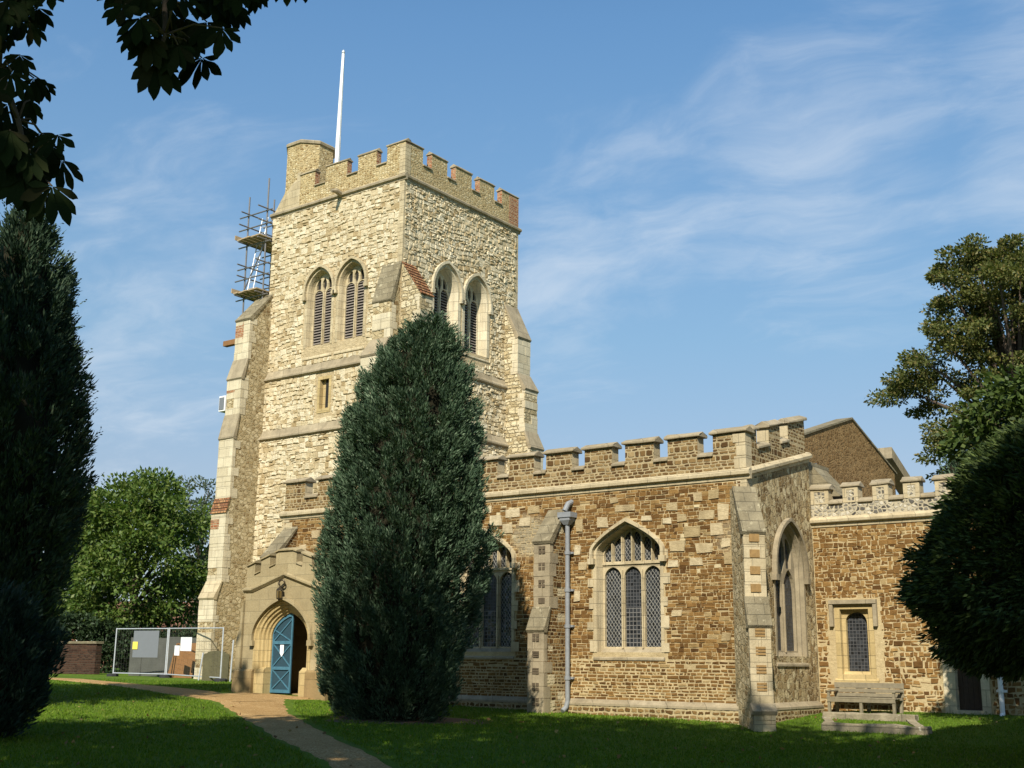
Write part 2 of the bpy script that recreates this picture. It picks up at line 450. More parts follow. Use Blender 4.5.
M['cypress_shade'] = leafmat('shaded_cypress_foliage', (0.018, 0.038, 0.022), (0.050, 0.082, 0.045), 0.08, 0.65, (0.09, 0.12, 0.07), s=0.15)  # darker copy of the cypress foliage, the tree's shade put into its colour
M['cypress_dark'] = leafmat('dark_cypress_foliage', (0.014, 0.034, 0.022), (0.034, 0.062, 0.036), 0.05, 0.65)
M['yew'] = leafmat('yew_foliage', (0.020, 0.036, 0.009), (0.062, 0.090, 0.022), 0.12, 0.6, (0.13, 0.16, 0.04), s=0.2)
M['shade_core'] = plain('shaded_twig_core', (0.022, 0.020, 0.012), 0.95, var=0.5, scale=14, s=0.05)  # solid hull inside crowns, inner shade put into its dark twig brown
M['lime_leaf'] = leafmat('broadleaf_foliage', (0.055, 0.105, 0.018), (0.12, 0.17, 0.032), 0.3, 0.5, (0.17, 0.20, 0.05))
M['olive_leaf'] = leafmat('olive_brown_foliage', (0.062, 0.080, 0.017), (0.125, 0.132, 0.032), 0.28, 0.55, (0.22, 0.165, 0.055))
M['grey_leaf'] = leafmat('grey_green_foliage', (0.07, 0.10, 0.06), (0.12, 0.14, 0.09), 0.25, 0.55)
M['bright_leaf'] = leafmat('bright_green_foliage', (0.05, 0.095, 0.016), (0.10, 0.15, 0.03), 0.3, 0.5)
M['laurel_leaf'] = leafmat('laurel_foliage', (0.030, 0.055, 0.010), (0.072, 0.105, 0.020), 0.25, 0.55, (0.11, 0.14, 0.03))
M['hedge_leaf'] = leafmat('hedge_foliage', (0.016, 0.032, 0.012), (0.04, 0.065, 0.022), 0.1, 0.6)
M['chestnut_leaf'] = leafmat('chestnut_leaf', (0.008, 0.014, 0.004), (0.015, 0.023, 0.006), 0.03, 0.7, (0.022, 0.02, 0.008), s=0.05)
M['house_brick'] = masonry('house_brick', 0.08, 0.22, 0.012, [(0.0, (0.20, 0.08, 0.045)), (1.0, (0.33, 0.15, 0.09))], (0.3, 0.24, 0.17), dist=0.004, bump=0.006)
M['old_brick'] = masonry('shade_darkened_old_brick', 0.08, 0.22, 0.012, [(0.0, (0.035, 0.017, 0.011)), (1.0, (0.085, 0.042, 0.025))], (0.07, 0.052, 0.036), dist=0.006, bump=0.01)  # brick colour darkened all over to stand in for shade on the wall
M['house_roof'] = masonry('house_roof_tile', 0.18, 0.22, 0.012, [(0.0, (0.17, 0.085, 0.055)), (1.0, (0.29, 0.15, 0.095))], (0.1, 0.06, 0.04), dist=0.006, bump=0.02)
M['house_render'] = plain('house_render', (0.55, 0.52, 0.45), 0.9)
M['pane'] = plain('window_pane', (0.03, 0.035, 0.04), 0.12, s=0.6)


def grass_mat():
    m, t, b = new_mat('lawn_grass')
    P = t.node('ShaderNodeNewGeometry').outputs['Position']
    n1 = t.noise(P, 0.35, 5, 0.6)
    n2 = t.noise(P, 5.0, 4, 0.65)
    n3 = t.noise(P, 60.0, 2, 0.6)
    c = t.mix(t.rng(n1, 0.35, 0.68), (0.070, 0.138, 0.008), (0.135, 0.205, 0.014))
    c = t.mix(t.rng(n2, 0.4, 0.75, 0.0, 0.6), c, (0.055, 0.11, 0.009))
    c = t.mix(t.rng(t.noise(P, 0.9, 6, 0.7), 0.56, 0.74, 0.0, 0.65), c, (0.17, 0.165, 0.05))
    c = t.mix(t.rng(n3, 0.35, 0.75, 0.0, 0.6), c, (0.11, 0.17, 0.03))
    t.set(b.inputs['Base Color'], c)
    spec(b, 0.9, 0.12)
    bp = t.node('ShaderNodeBump')
    bp.inputs['Strength'].default_value = 1.0
    bp.inputs['Distance'].default_value = 0.05
    t.set(bp.inputs['Height'], t.m('ADD', t.m('MULTIPLY', n3, 0.7), n2))
    t.nt.links.new(bp.outputs[0], b.inputs['Normal'])
    return m


def gravel_mat():
    m, t, b = new_mat('gravel_path')
    P = t.node('ShaderNodeNewGeometry').outputs['Position']
    n1 = t.noise(P, 0.9, 5, 0.6)
    v = t.node('ShaderNodeTexVoronoi', feature='F1')
    t.set(v.inputs['Vector'], P)
    v.inputs['Scale'].default_value = 42
    r1, r2, r3 = t.xyz(v.outputs['Color'])
    c = t.ramp(r1, [(0.0, (0.26, 0.15, 0.055)), (0.6, (0.40, 0.25, 0.10)), (1.0, (0.52, 0.37, 0.18))])
    c = t.mix(t.rng(n1, 0.4, 0.7, 0.0, 0.6), c, (0.27, 0.165, 0.06))
    t.set(b.inputs['Base Color'], c)
    spec(b, 0.95, 0.1)
    bp = t.node('ShaderNodeBump')
    bp.inputs['Strength'].default_value = 0.8
    bp.inputs['Distance'].default_value = 0.015
    t.set(bp.inputs['Height'], v.outputs['Distance'])
    t.nt.links.new(bp.outputs[0], b.inputs['Normal'])
    return m


M['grass'] = grass_mat()
M['grass_blade'] = leafmat('grass_blade', (0.070, 0.145, 0.008), (0.135, 0.22, 0.014), 0.25, 0.6, (0.20, 0.24, 0.04), s=0.1)
M['dead_leaf'] = leafmat('dead_leaf', (0.12, 0.06, 0.02), (0.30, 0.20, 0.06), 0.1, 0.7, (0.40, 0.32, 0.12))
M['gravel'] = gravel_mat()
M['soil'] = plain('bare_soil', (0.14, 0.09, 0.05), 0.95, var=0.35, scale=3)


def stone_by_piece(name, stops, dark=0.55, bump=0.02, ridge=True, stain=0.35, stretch=(3.0, 3.0, 8.0)):
    m, t, b = new_mat(name)
    geo = t.node('ShaderNodeNewGeometry')
    P = geo.outputs['Position']
    c = t.ramp(geo.outputs['Random Per Island'], stops)
    n1 = t.noise(P, 9.0, 6, 0.7)
    n2 = t.noise(P, 34.0, 4, 0.65)
    c = t.mix(t.rng(n1, 0.38, 0.78, 0.0, 0.75), c, t.mix(1.0, c, (dark, dark * 0.93, dark * 0.82), 'MULTIPLY'))
    c = t.mix(t.rng(n2, 0.4, 0.8, 0.0, 0.5), c, t.mix(1.0, c, (0.66, 0.63, 0.58), 'MULTIPLY'))
    st = t.rng(t.noise(P, 0.6, 5, 0.62), 0.4, 0.72, 0.0, stain)
    c = t.mix(st, c, t.mix(1.0, c, (0.66, 0.62, 0.55), 'MULTIPLY'))
    sk = t.rng(t.noise(t.vm('MULTIPLY', P, (2.6, 2.6, 0.22)), 1.0, 5, 0.6), 0.50, 0.72, 0.0, stain * 1.3)
    c = t.mix(sk, c, t.mix(1.0, c, (0.58, 0.55, 0.50), 'MULTIPLY'))
    t.set(b.inputs['Base Color'], c)
    spec(b, 0.92, 0.12)
    rn = t.noise(t.vm('MULTIPLY', P, stretch), 1.0, 6, 0.7)
    bp = t.node('ShaderNodeBump')
    bp.inputs['Strength'].default_value = 1.0
    bp.inputs['Distance'].default_value = bump
    t.set(bp.inputs['Height'], t.m('ADD', t.m('MULTIPLY', rn, 1.6), t.m('MULTIPLY', n2, 0.5)))
    t.nt.links.new(bp.outputs[0], b.inputs['Normal'])
    return m


M['clunch_stone'] = stone_by_piece('cream_clunch_stone', [(0.0, (0.40, 0.30, 0.155)), (0.12, (0.56, 0.455, 0.27)), (0.45, (0.68, 0.585, 0.39)), (0.85, (0.76, 0.68, 0.49)), (1.0, (0.62, 0.51, 0.31))], dark=0.62, bump=0.04, stain=0.25)
M['clunch_mortar'] = stone_by_piece('tower_mortar', [(0.0, (0.56, 0.45, 0.27)), (1.0, (0.56, 0.45, 0.27))], dark=0.5, bump=0.04)


def ironstone_piece(name, stops, pale, thr, blobs=(), grey=()):
    m = stone_by_piece(name, stops, dark=0.6, bump=0.02, stain=0.4)
    t = NT(m.node_tree)
    b = m.node_tree.nodes['Principled BSDF']
    old = b.inputs['Base Color'].links[0].from_socket
    geo = t.node('ShaderNodeNewGeometry')
    P = geo.outputs['Position']
    x, y, z = t.xyz(P)
    u = t.m('ADD', x, y)
    r = t.m('FRACT', t.m('MULTIPLY', geo.outputs['Random Per Island'], 37.31))
    val = t.m('ADD', r, t.m('MULTIPLY', t.m('SUBTRACT', t.noise(P, 0.6, 3, 0.6), 0.5), 0.7))
    for bx, bz, br, ba in blobs:
        val = t.m('ADD', val, t.rng(t.vm('DISTANCE', t.comb(u, 0.0, z), (bx, 0.0, bz)), br, br * 0.25, 0.0, ba, smooth=True))
    n = t.noise(P, 14.0, 5, 0.65)
    c = t.mix(t.rng(val, thr, thr + 0.02), old, t.mix(n, tuple(v * 0.72 for v in pale), pale))
    for bx, bz, br, ba in grey:
        dd = t.m('ADD', t.vm('DISTANCE', t.comb(u, 0.0, z), (bx, 0.0, bz)), t.m('MULTIPLY', t.noise(P, 2.5, 5, 0.7), br * 0.9))
        c = t.mix(t.m('MULTIPLY', t.rng(dd, br * 1.3, br * 0.9, 0.0, ba, smooth=True), t.rng(n, 0.25, 0.6, 0.4, 1.0)), c, (0.33, 0.29, 0.19))
    t.set(b.inputs['Base Color'], c)
    return m


IRON = [(0.0, (0.095, 0.048, 0.016)), (0.2, (0.165, 0.088, 0.028)), (0.6, (0.235, 0.130, 0.042)), (0.88, (0.305, 0.182, 0.064)), (0.96, (0.33, 0.22, 0.09)), (1.0, (0.40, 0.30, 0.15))]
M['iron_stone'] = ironstone_piece('brown_ironstone_block_wall', IRON, (0.55, 0.45, 0.26), 1.30,
                                  blobs=[(-14.3 + 27.06, 4.2, 1.6, 0.40), (-13.5 + 27.06, 2.6, 1.0, 0.15), (-14.6 + 27.06, 5.5, 0.9, 0.25), (-20.7 + 27.06, 5.35, 1.4, 0.45), (-29.6 + 27.06, 4.6, 0.6, 0.6)],
                                  grey=[(-19.75 + 27.06, 4.75, 0.85, 0.85), (-13.5 + 27.06, 4.4, 0.7, 0.45)])
M['iron_stone_chancel'] = ironstone_piece('chancel_ironstone_block', [(p, tuple(v * 1.08 for v in c)) for p, c in IRON], (0.5, 0.4, 0.22), 1.25)
M['iron_mortar'] = stone_by_piece('cream_lime_mortar', [(0.0, (0.51, 0.405, 0.225)), (1.0, (0.51, 0.405, 0.225))], dark=0.55, bump=0.015)
M['pale_block'] = stone_by_piece('pale_squared_stone', [(0.0, (0.38, 0.29, 0.15)), (0.5, (0.52, 0.42, 0.25)), (1.0, (0.62, 0.53, 0.35))], dark=0.55, bump=0.02, stain=0.5)


# ------------------------------------------------------------------ builders
def link(name, me, parent=None, label=None):
    o = bpy.data.objects.new(name, me)
    COL.objects.link(o)
    if parent is not None:
        o.parent = parent
        o.matrix_parent_inverse = parent_inv(parent)
    if label:
        o['label'] = label
    return o


def parent_inv(p):
    m = Matrix.Identity(4)
    q = p
    chain = []
    while q is not None:
        chain.append(q)
        q = q.parent
    for q in reversed(chain):
        m = m @ q.matrix_parent_inverse @ q.matrix_basis
    return m.inverted()


def thing(name, label, cat, loc, group=None):
    o = bpy.data.objects.new(name, None)
    o.empty_display_size = 0.3
    COL.objects.link(o)
    o.location = loc
    o['label'] = label
    o['category'] = cat
    if group:
        o['group'] = group
    return o


def tag(o, label=None, cat=None, group=None, kind=None):
    for k, v in (('label', label), ('category', cat), ('group', group), ('kind', kind)):
        if v:
            o[k] = v
    return o


def S(Y):      # wall facing south at y = Y: (u, v, d) -> x, y, z, d outwards
    return lambda u, v, d: (u, Y - d, v)


def E_(X):     # wall facing east
    return lambda u, v, d: (X + d, u, v)


def W_(X):
    return lambda u, v, d: (X - d, u, v)


def N_(Y):
    return lambda u, v, d: (u, Y + d, v)


def DIAG(cx, cy, ox, oy):   # frame with u along the side vector and d along (ox, oy)
    return lambda u, v, d: (cx + ox * d - oy * u, cy + oy * d + ox * u, v)


class MB:
    def __init__(s):
        s.v, s.f, s.k = [], [], []

    def add(s, verts, faces, k=0):
        b = len(s.v)
        s.v += [tuple(p) for p in verts]
        for f in faces:
            s.f.append(tuple(b + i for i in f))
            s.k.append(k)

    def box(s, x0, x1, y0, y1, z0, z1, k=0):
        s.add([(x, y, z) for z in (z0, z1) for y in (y0, y1) for x in (x0, x1)],
              [(0, 2, 3, 1), (4, 5, 7, 6), (0, 1, 5, 4), (2, 6, 7, 3), (0, 4, 6, 2), (1, 3, 7, 5)], k)

    def fbox(s, fr, u0, u1, v0, v1, d0, d1, k=0):
        s.add([fr(u, v, d) for d in (d0, d1) for v in (v0, v1) for u in (u0, u1)],
              [(0, 2, 3, 1), (4, 5, 7, 6), (0, 1, 5, 4), (2, 6, 7, 3), (0, 4, 6, 2), (1, 3, 7, 5)], k)

    def slab(s, fr, outer, holes, d0, d1, k=0, kside=None, khole=None):
        """polygon with holes in (u, v), extruded from d0 (back) to d1 (front)"""
        loops = [outer] + list(holes)
        tris = tessellate_polygon([[Vector((u, v, 0)) for u, v in L] for L in loops])
        flat = [p for L in loops for p in L]
        n = len(flat)
        b = len(s.v)
        s.v += [fr(u, v, d0) for u, v in flat] + [fr(u, v, d1) for u, v in flat]
        for t in tris:
            s.f.append((b + t[0], b + t[2], b + t[1])); s.k.append(k)
            s.f.append((b + n + t[0], b + n + t[1], b + n + t[2])); s.k.append(k)
        i0 = 0
        for li, L in enumerate(loops):
            kk = (kside if li == 0 else khole)
            kk = k if kk is None else kk
            for i in range(len(L)):
                a, c = i0 + i, i0 + (i + 1) % len(L)
                s.f.append((b + a, b + c, b + n + c, b + n + a)); s.k.append(kk)
            i0 += len(L)

    def loft(s, fr, A, dA, B, dB, closed=False, k=0):
        n = len(A)
        b = len(s.v)
        s.v += [fr(u, v, dA) for u, v in A] + [fr(u, v, dB) for u, v in B]
        for i in range(n if closed else n - 1):
            j = (i + 1) % n
            s.f.append((b + i, b + j, b + n + j, b + n + i)); s.k.append(k)

    def band(s, fr, inner, outer, d0, d1, k=0):
        """open band between two polylines, extruded"""
        n = len(inner)
        b = len(s.v)
        for d in (d0, d1):
            s.v += [fr(u, v, d) for u, v in inner] + [fr(u, v, d) for u, v in outer]
        I0, O0, I1, O1 = b, b + n, b + 2 * n, b + 3 * n
        for i in range(n - 1):
            for q in ((I0 + i, I0 + i + 1, O0 + i + 1, O0 + i), (I1 + i, O1 + i, O1 + i + 1, I1 + i + 1),
                      (I0 + i, I1 + i, I1 + i + 1, I0 + i + 1), (O0 + i, O0 + i + 1, O1 + i + 1, O1 + i)):
                s.f.append(q); s.k.append(k)
        for i in (0, n - 1):
            s.f.append((I0 + i, O0 + i, O1 + i, I1 + i)); s.k.append(k)

    def tube(s, pts, r, n=8, k=0, cap=True):
        pts = [Vector(p) for p in pts]
        rs = r if isinstance(r, (list, tuple)) else [r] * len(pts)
        b = len(s.v)
        ref = None
        for i, p in enumerate(pts):
            d = (pts[min(i + 1, len(pts) - 1)] - pts[max(i - 1, 0)]).normalized()
            if ref is None:
                ref = d.orthogonal().normalized()
            ref = (ref - d * ref.dot(d)).normalized()
            w = d.cross(ref)
            for j in range(n):
                a = 2 * math.pi * j / n
                s.v.append(tuple(p + (ref * math.cos(a) + w * math.sin(a)) * rs[i]))
        for i in range(len(pts) - 1):
            for j in range(n):
                s.f.append((b + i * n + j, b + i * n + (j + 1) % n, b + (i + 1) * n + (j + 1) % n, b + (i + 1) * n + j)); s.k.append(k)
        if cap:
            s.f.append(tuple(b + j for j in range(n - 1, -1, -1))); s.k.append(k)
            e = b + (len(pts) - 1) * n
            s.f.append(tuple(e + j for j in range(n))); s.k.append(k)

    def lathe(s, c, prof, n=16, k=0, rot=0.0):
        b = len(s.v)
        for r, z in prof:
            for j in range(n):
                a = 2 * math.pi * j / n + rot
                s.v.append((c[0] + r * math.cos(a), c[1] + r * math.sin(a), c[2] + z))
        for i in range(len(prof) - 1):
            for j in range(n):
                s.f.append((b + i * n + j, b + i * n + (j + 1) % n, b + (i + 1) * n + (j + 1) % n, b + (i + 1) * n + j)); s.k.append(k)
        s.f.append(tuple(b + j for j in range(n - 1, -1, -1))); s.k.append(k)
        e = b + (len(prof) - 1) * n
        s.f.append(tuple(e + j for j in range(n))); s.k.append(k)

    def build(s, name, mats, parent=None, label=None, bevel=0.0, smooth=False, recalc=True):
        me = bpy.data.meshes.new(name)
        me.from_pydata(s.v, [], s.f)
        for m in (mats if isinstance(mats, (list, tuple)) else [mats]):
            me.materials.append(M[m] if isinstance(m, str) else m)
        me.polygons.foreach_set('material_index', s.k)
        if recalc:
            bm = bmesh.new()
            bm.from_mesh(me)
            bmesh.ops.recalc_face_normals(bm, faces=bm.faces)
            bm.to_mesh(me)
            bm.free()
        if smooth:
            me.polygons.foreach_set('use_smooth', [True] * len(me.polygons))
        me.update()
        o = link(name, me, parent, label)
        if bevel > 0:
            md = o.modifiers.new('bevel', 'BEVEL')
            md.width = bevel
            md.segments = 2
            md.limit_method = 'ANGLE'
        return o


def raw_mesh(name, V, F, mats, parent=None, label=None, k=None):
    """fast mesh from numpy arrays: V (n,3), F (m,4) quads"""
    me = bpy.data.meshes.new(name)
    V = np.ascontiguousarray(V, dtype=np.float32)
    F = np.ascontiguousarray(F, dtype=np.int32)
    c = F.shape[1]
    me.vertices.add(len(V)); me.vertices.foreach_set('co', V.ravel())
    me.loops.add(F.size); me.loops.foreach_set('vertex_index', F.ravel())
    me.polygons.add(len(F))
    me.polygons.foreach_set('loop_start', np.arange(len(F), dtype=np.int32) * c)
    me.polygons.foreach_set('loop_total', np.full(len(F), c, dtype=np.int32))
    for m in mats:
        me.materials.append(M[m])
    if k is not None:
        me.polygons.foreach_set('material_index', np.asarray(k, dtype=np.int32))
    me.update(calc_edges=True)
    return link(name, me, parent, label)


# arches ------------------------------------------------------------
def h_point(t, ratio):
    """two-centred arch: height/rise at |x|/half = t; ratio = rise/half (>= 1)"""
    R = (1 + ratio * ratio) / 2
    x = t
    cx = -1 + R
    return math.sqrt(max(0, R * R - (-x - cx) ** 2)) / ratio if ratio >= 1 else 0


def h_four(t, ratio):
    return 0.60 * (1 - t) + 0.40 * math.sqrt(max(0, 1 - t * t)) ** 0.8


def h_soft(t, ratio):
    return 0.26 * (1 - t) + 0.74 * math.sqrt(max(0, 1 - t * t))


def h_round(t, ratio):
    return math.sqrt(max(0, 1 - t * t))


def arch_h(hw, rise, kind):
    if kind == 'point':
        ratio = rise / hw
        if ratio < 1:
            kind = 'four'
        else:
            return lambda x: rise * h_point(min(1, abs(x) / hw), ratio)
    if kind == 'four':
        return lambda x: rise * h_four(min(1, abs(x) / hw), 1)
    if kind == 'soft':
        return lambda x: rise * h_soft(min(1, abs(x) / hw), 1)
    return lambda x: rise * h_round(min(1, abs(x) / hw), 1)


def arch(cx, hw, z0, zs, za, n=10, kind='point', foot=True):
    """outline from bottom left over the apex to bottom right"""
    h = arch_h(hw, za - zs, kind)
    pts = [(cx - hw, z0)] if foot else []
    for i in range(-n, n + 1):
        a = math.pi / 2 * i / n
        x = hw * math.sin(a)
        pts.append((cx + x, zs + h(x)))
    if foot:
        pts.append((cx + hw, z0))
    return pts


def ground_z(x, y):
    x = np.asarray(x, dtype=float); y = np.asarray(y, dtype=float)
    s = lambda t: (lambda c: c * c * (3 - 2 * c))(np.clip(t, 0, 1))
    g = np.interp(x, [-60, -38, -26.5, -22, -17, -13], [.60, .58, .35, .12, .02, 0])
    g = g - .2 * s((20 - y) / 14)
    return g + s((x + 15) / 3.5) * .09 * np.clip(y - 28.5, -2.5, 2.7)


def gz(x, y):
    return float(ground_z(x, y))


# ------------------------------------------------------------------ ground
def sheet(name, xs, ys, mat, dz=0.0, keep=None):
    X, Y = np.meshgrid(xs, ys)
    Z = ground_z(X, Y) + dz
    V = np.stack([X.ravel(), Y.ravel(), Z.ravel()], 1)
    nx = len(xs)
    i, j = np.meshgrid(np.arange(nx - 1), np.arange(len(ys) - 1))
    a = (j * nx + i).ravel()
    F = np.stack([a, a + 1, a + nx + 1, a + nx], 1)
    return raw_mesh(name, V, F, [mat])


def axis(lo, a, b, hi, fine, n):
    return np.concatenate([lo + (a - lo) * (1 - np.geomspace(1, 0.002, n))[:-1] / (1 - 0.002), np.arange(a, b, fine), b + (hi - b) * (np.geomspace(0.002, 1, n) - 0.002) / 0.998])


g_o = sheet("ground", axis(-1500, -66, 8, 1500, 0.5, 24), axis(-1500, -12, 46, 1500, 0.5, 24), 'grass')
tag(g_o, kind='structure', label='green mown churchyard lawn running up to the church walls')

PATH_C = [((-9.0, 10.2), 0.85), ((-11.2, 11.9), 0.64), ((-13.0, 13.6), 0.54), ((-15.2, 14.85), 0.52), ((-18.45, 17.1), 0.62), ((-21.9, 19.5), 0.72), ((-24.2, 21.2), 0.95), ((-26.2, 22.7), 1.35), ((-26.4, 24.15), 1.75)]
PATH_W = [((-24.6, 21.6), 0.9), ((-26.8, 21.9), 0.85), ((-29.2, 22.9), 0.95), ((-32.9, 23.9), 0.62), ((-36.5, 24.6), 0.62), ((-39.5, 25.1), 0.62), ((-48.0, 26.0), 0.62)]


def path_strip(name, ctrl, label, dz=0.024):
    P = np.array([c[0] for c in ctrl]); w = np.array([c[1] for c in ctrl])
    t = np.arange(len(P)); tt = np.linspace(0, len(P) - 1, (len(P) - 1) * 14)
    cs = []
    for q in tt:                       # Catmull-Rom
        i = min(int(q), len(P) - 2); f = q - i
        p0, p1, p2, p3 = P[max(i - 1, 0)], P[i], P[i + 1], P[min(i + 2, len(P) - 1)]
        cs.append(0.5 * ((2 * p1) + (-p0 + p2) * f + (2 * p0 - 5 * p1 + 4 * p2 - p3) * f ** 2 + (-p0 + 3 * p1 - 3 * p2 + p3) * f ** 3))
    cs = np.array(cs); ww = np.interp(tt, t, w)
    d = np.gradient(cs, axis=0); d /= np.linalg.norm(d, axis=1)[:, None]
    nrm = np.stack([-d[:, 1], d[:, 0]], 1)
    K = 9
    V = []
    for i in range(len(cs)):
        for j in range(K):
            s_ = (j / (K - 1) * 2 - 1)
            e = 0.06 * math.sin(i * 1.3 + j) + 0.05 * math.sin(i * 0.47 + 2 * j) if j in (0, K - 1) else 0
            x, y = cs[i] + nrm[i] * (s_ * ww[i] + e)
            V.append((x, y, gz(x, y) + (dz if 0 < j < K - 1 else -0.03)))
    F = [(i * K + j, i * K + j + 1, (i + 1) * K + j + 1, (i + 1) * K + j) for i in range(len(cs) - 1) for j in range(K - 1)]
    o = raw_mesh(name, np.array(V), np.array(F), ['gravel'])
    tag(o, kind='structure', label=label)
    return cs, ww


pc1, pw1 = path_strip("path", PATH_C, 'narrow tan gravel path winding from the bottom edge up to the blue porch door')
pc2, pw2 = path_strip("path", PATH_W, 'tan gravel path branching off left behind the dark cypress', 0.030)


def in_poly(x, y, poly):
    c = False
    j = len(poly) - 1
    for i in range(len(poly)):
        xi, yi = poly[i]; xj, yj = poly[j]
        if (yi > y) != (yj > y) and x < (xj - xi) * (y - yi) / (yj - yi) + xi:
            c = not c
        j = i
    return c


def stone_facing(mb, fr, u0, u1, v0, v1, holes, k, h=(0.10, 0.22), l=(0.14, 0.44), gap=0.018, prot=(0.012, 0.055), jit=0.018, seed=1, wave=0.03, big=(), kbig=0, vjit=None):
    """rubble facing laid stone by stone in wavering courses: every stone an irregular tilted block standing out of the mortar"""
    r = random.Random(seed)
    vjit = jit if vjit is None else vjit
    for bu, bv, bw, bh in big:      # larger squared stones built into the rubble
        Q = [(bu - bw / 2 + r.uniform(-.03, .03), bv - bh / 2 + r.uniform(-.02, .02)), (bu + bw / 2 + r.uniform(-.03, .03), bv - bh / 2 + r.uniform(-.02, .02)),
             (bu + bw / 2 + r.uniform(-.03, .03), bv + bh / 2 + r.uniform(-.02, .02)), (bu - bw / 2 + r.uniform(-.03, .03), bv + bh / 2 + r.uniform(-.02, .02))]
        base = len(mb.v)
        mb.v += [fr(p, q, -0.02) for p, q in Q] + [fr(bu + (p - bu) * 0.96, bv + (q - bv) * 0.96, r.uniform(0.027, 0.036)) for p, q in Q]
        for i in range(4):
            mb.f.append((base + i, base + (i + 1) % 4, base + 4 + (i + 1) % 4, base + 4 + i)); mb.k.append(kbig)
        mb.f.append((base + 4, base + 5, base + 6, base + 7)); mb.k.append(kbig)
    v = v0
    ph = r.uniform(0, 6)
    while v < v1 - 0.05:
        hh = min(r.uniform(*h), v1 - v)
        u = u0
        while u < u1 - 0.04:
            ll = min(r.uniform(*l) * (0.75 if hh < sum(h) / 2 else 1.1), u1 - u)
            if u1 - (u + ll) < l[0] * 0.5:
                ll = u1 - u
            cells = [(u, u + ll, v, v + hh)]
            if hh > h[0] * 1.55 and r.random() < 0.30:
                m = v + hh * r.uniform(0.35, 0.65)
                cells = [(u, u + ll, v, m), (u, u + ll, m, v + hh)]
            for a, b, c, d in cells:
                g = gap * r.uniform(0.5, 1.3) / 2
                w = wave * (math.sin(u * 1.3 + ph + v * 0.9) + 0.6 * math.sin(u * 3.7 + v * 1.7 + ph * 2)) * min(1, max(0, (v - v0) * 1.5), max(0, (v1 - v - 0.3) * 1.5))
                jj = [(r.uniform(-jit, jit), r.uniform(-vjit, vjit)) for _ in range(4)]
                ok = False
                for fa, fb in ((0, 1), (0, .66), (.34, 1), (0, .36), (.64, 1)):      # a stone that meets an opening is cut back to fit
                    a2, b2 = a + (b - a) * fa + g, a + (b - a) * fb - g
                    c2, d2 = c + g + w, d - g + w
                    if b2 - a2 < 0.03 or d2 - c2 < 0.025:
                        continue
                    Q = [(a2 + jj[0][0], c2 + jj[0][1]), (b2 + jj[1][0], c2 + jj[1][1]), (b2 + jj[2][0], d2 + jj[2][1]), (a2 + jj[3][0], d2 + jj[3][1])]
                    Q = [(min(max(p, u0), u1), min(max(q, v0), v1)) for p, q in Q]
                    cx, cy = (a2 + b2) / 2, (c2 + d2) / 2
                    if not any(in_poly(p, q, H) for H in holes for p, q in Q + [(cx, cy), (cx, c2), (cx, d2), (a2, cy), (b2, cy)]):
                        ok = True
                        break
                if not ok:
                    continue
                D = r.uniform(*prot)
                s = 0.80
                T = [(cx + (p - cx) * s, cy + (q - cy) * s, D * r.uniform(0.55, 1.35)) for p, q in Q]
                # cut one corner now and then so that outlines are not all four-sided
                base = len(mb.v)
                mb.v += [fr(p, q, -0.02) for p, q in Q] + [fr(p, q, D * 0.5) for p, q in Q] + [fr(*t_) for t_ in T]
                for i in range(4):
                    j = (i + 1) % 4
                    mb.f.append((base + i, base + j, base + 4 + j, base + 4 + i)); mb.k.append(k)
                    mb.f.append((base + 4 + i, base + 4 + j, base + 8 + j, base + 8 + i)); mb.k.append(k)
                mb.f.append((base + 8, base + 9, base + 10)); mb.k.append(k)
                mb.f.append((base + 8, base + 10, base + 11)); mb.k.append(k)
            u += ll
        v += hh


# ------------------------------------------------------------------ the church
church = thing("church", "medieval stone church with a battlemented cream tower, brown ironstone aisle and small tan porch", "church", (-21.0, 31.0, 0.0))


def part(name, mb, mats, parent=None, label=None, **kw):
    return mb.build(name, mats, parent if parent is not None else church, label, **kw)


def profile_run(mb, fr, u0, u1, prof, zf=lambda u: 0.0, k=0, n=1):
    """extrude a (d, z) profile along u, closed ends"""
    us = [u0 + (u1 - u0) * i / n for i in range(n + 1)]
    b = len(mb.v)
    L = len(prof)
    for u in us:
        mb.v += [fr(u, z + zf(u), d) for d, z in prof]
    for i in range(n):
        for j in range(L):
            mb.f.append((b + i * L + j, b + i * L + (j + 1) % L, b + (i + 1) * L + (j + 1) % L, b + (i + 1) * L + j)); mb.k.append(k)
    mb.f.append(tuple(b + j for j in range(L))); mb.k.append(k)
    mb.f.append(tuple(b + n * L + j for j in range(L - 1, -1, -1))); mb.k.append(k)


STRING = [(-0.05, -0.17), (0.03, -0.17), (0.045, -0.09), (0.12, -0.055), (0.13, 0.02), (0.06, 0.09), (-0.05, 0.12)]


def coping_prof(th, over=0.07, h=0.17):
    return [(over, 0.0), (over, 0.06), (over - 0.05, 0.085), (-th * 0.45, h), (-th - over + 0.05, 0.085), (-th - over, 0.06), (-th - over, 0.0)]


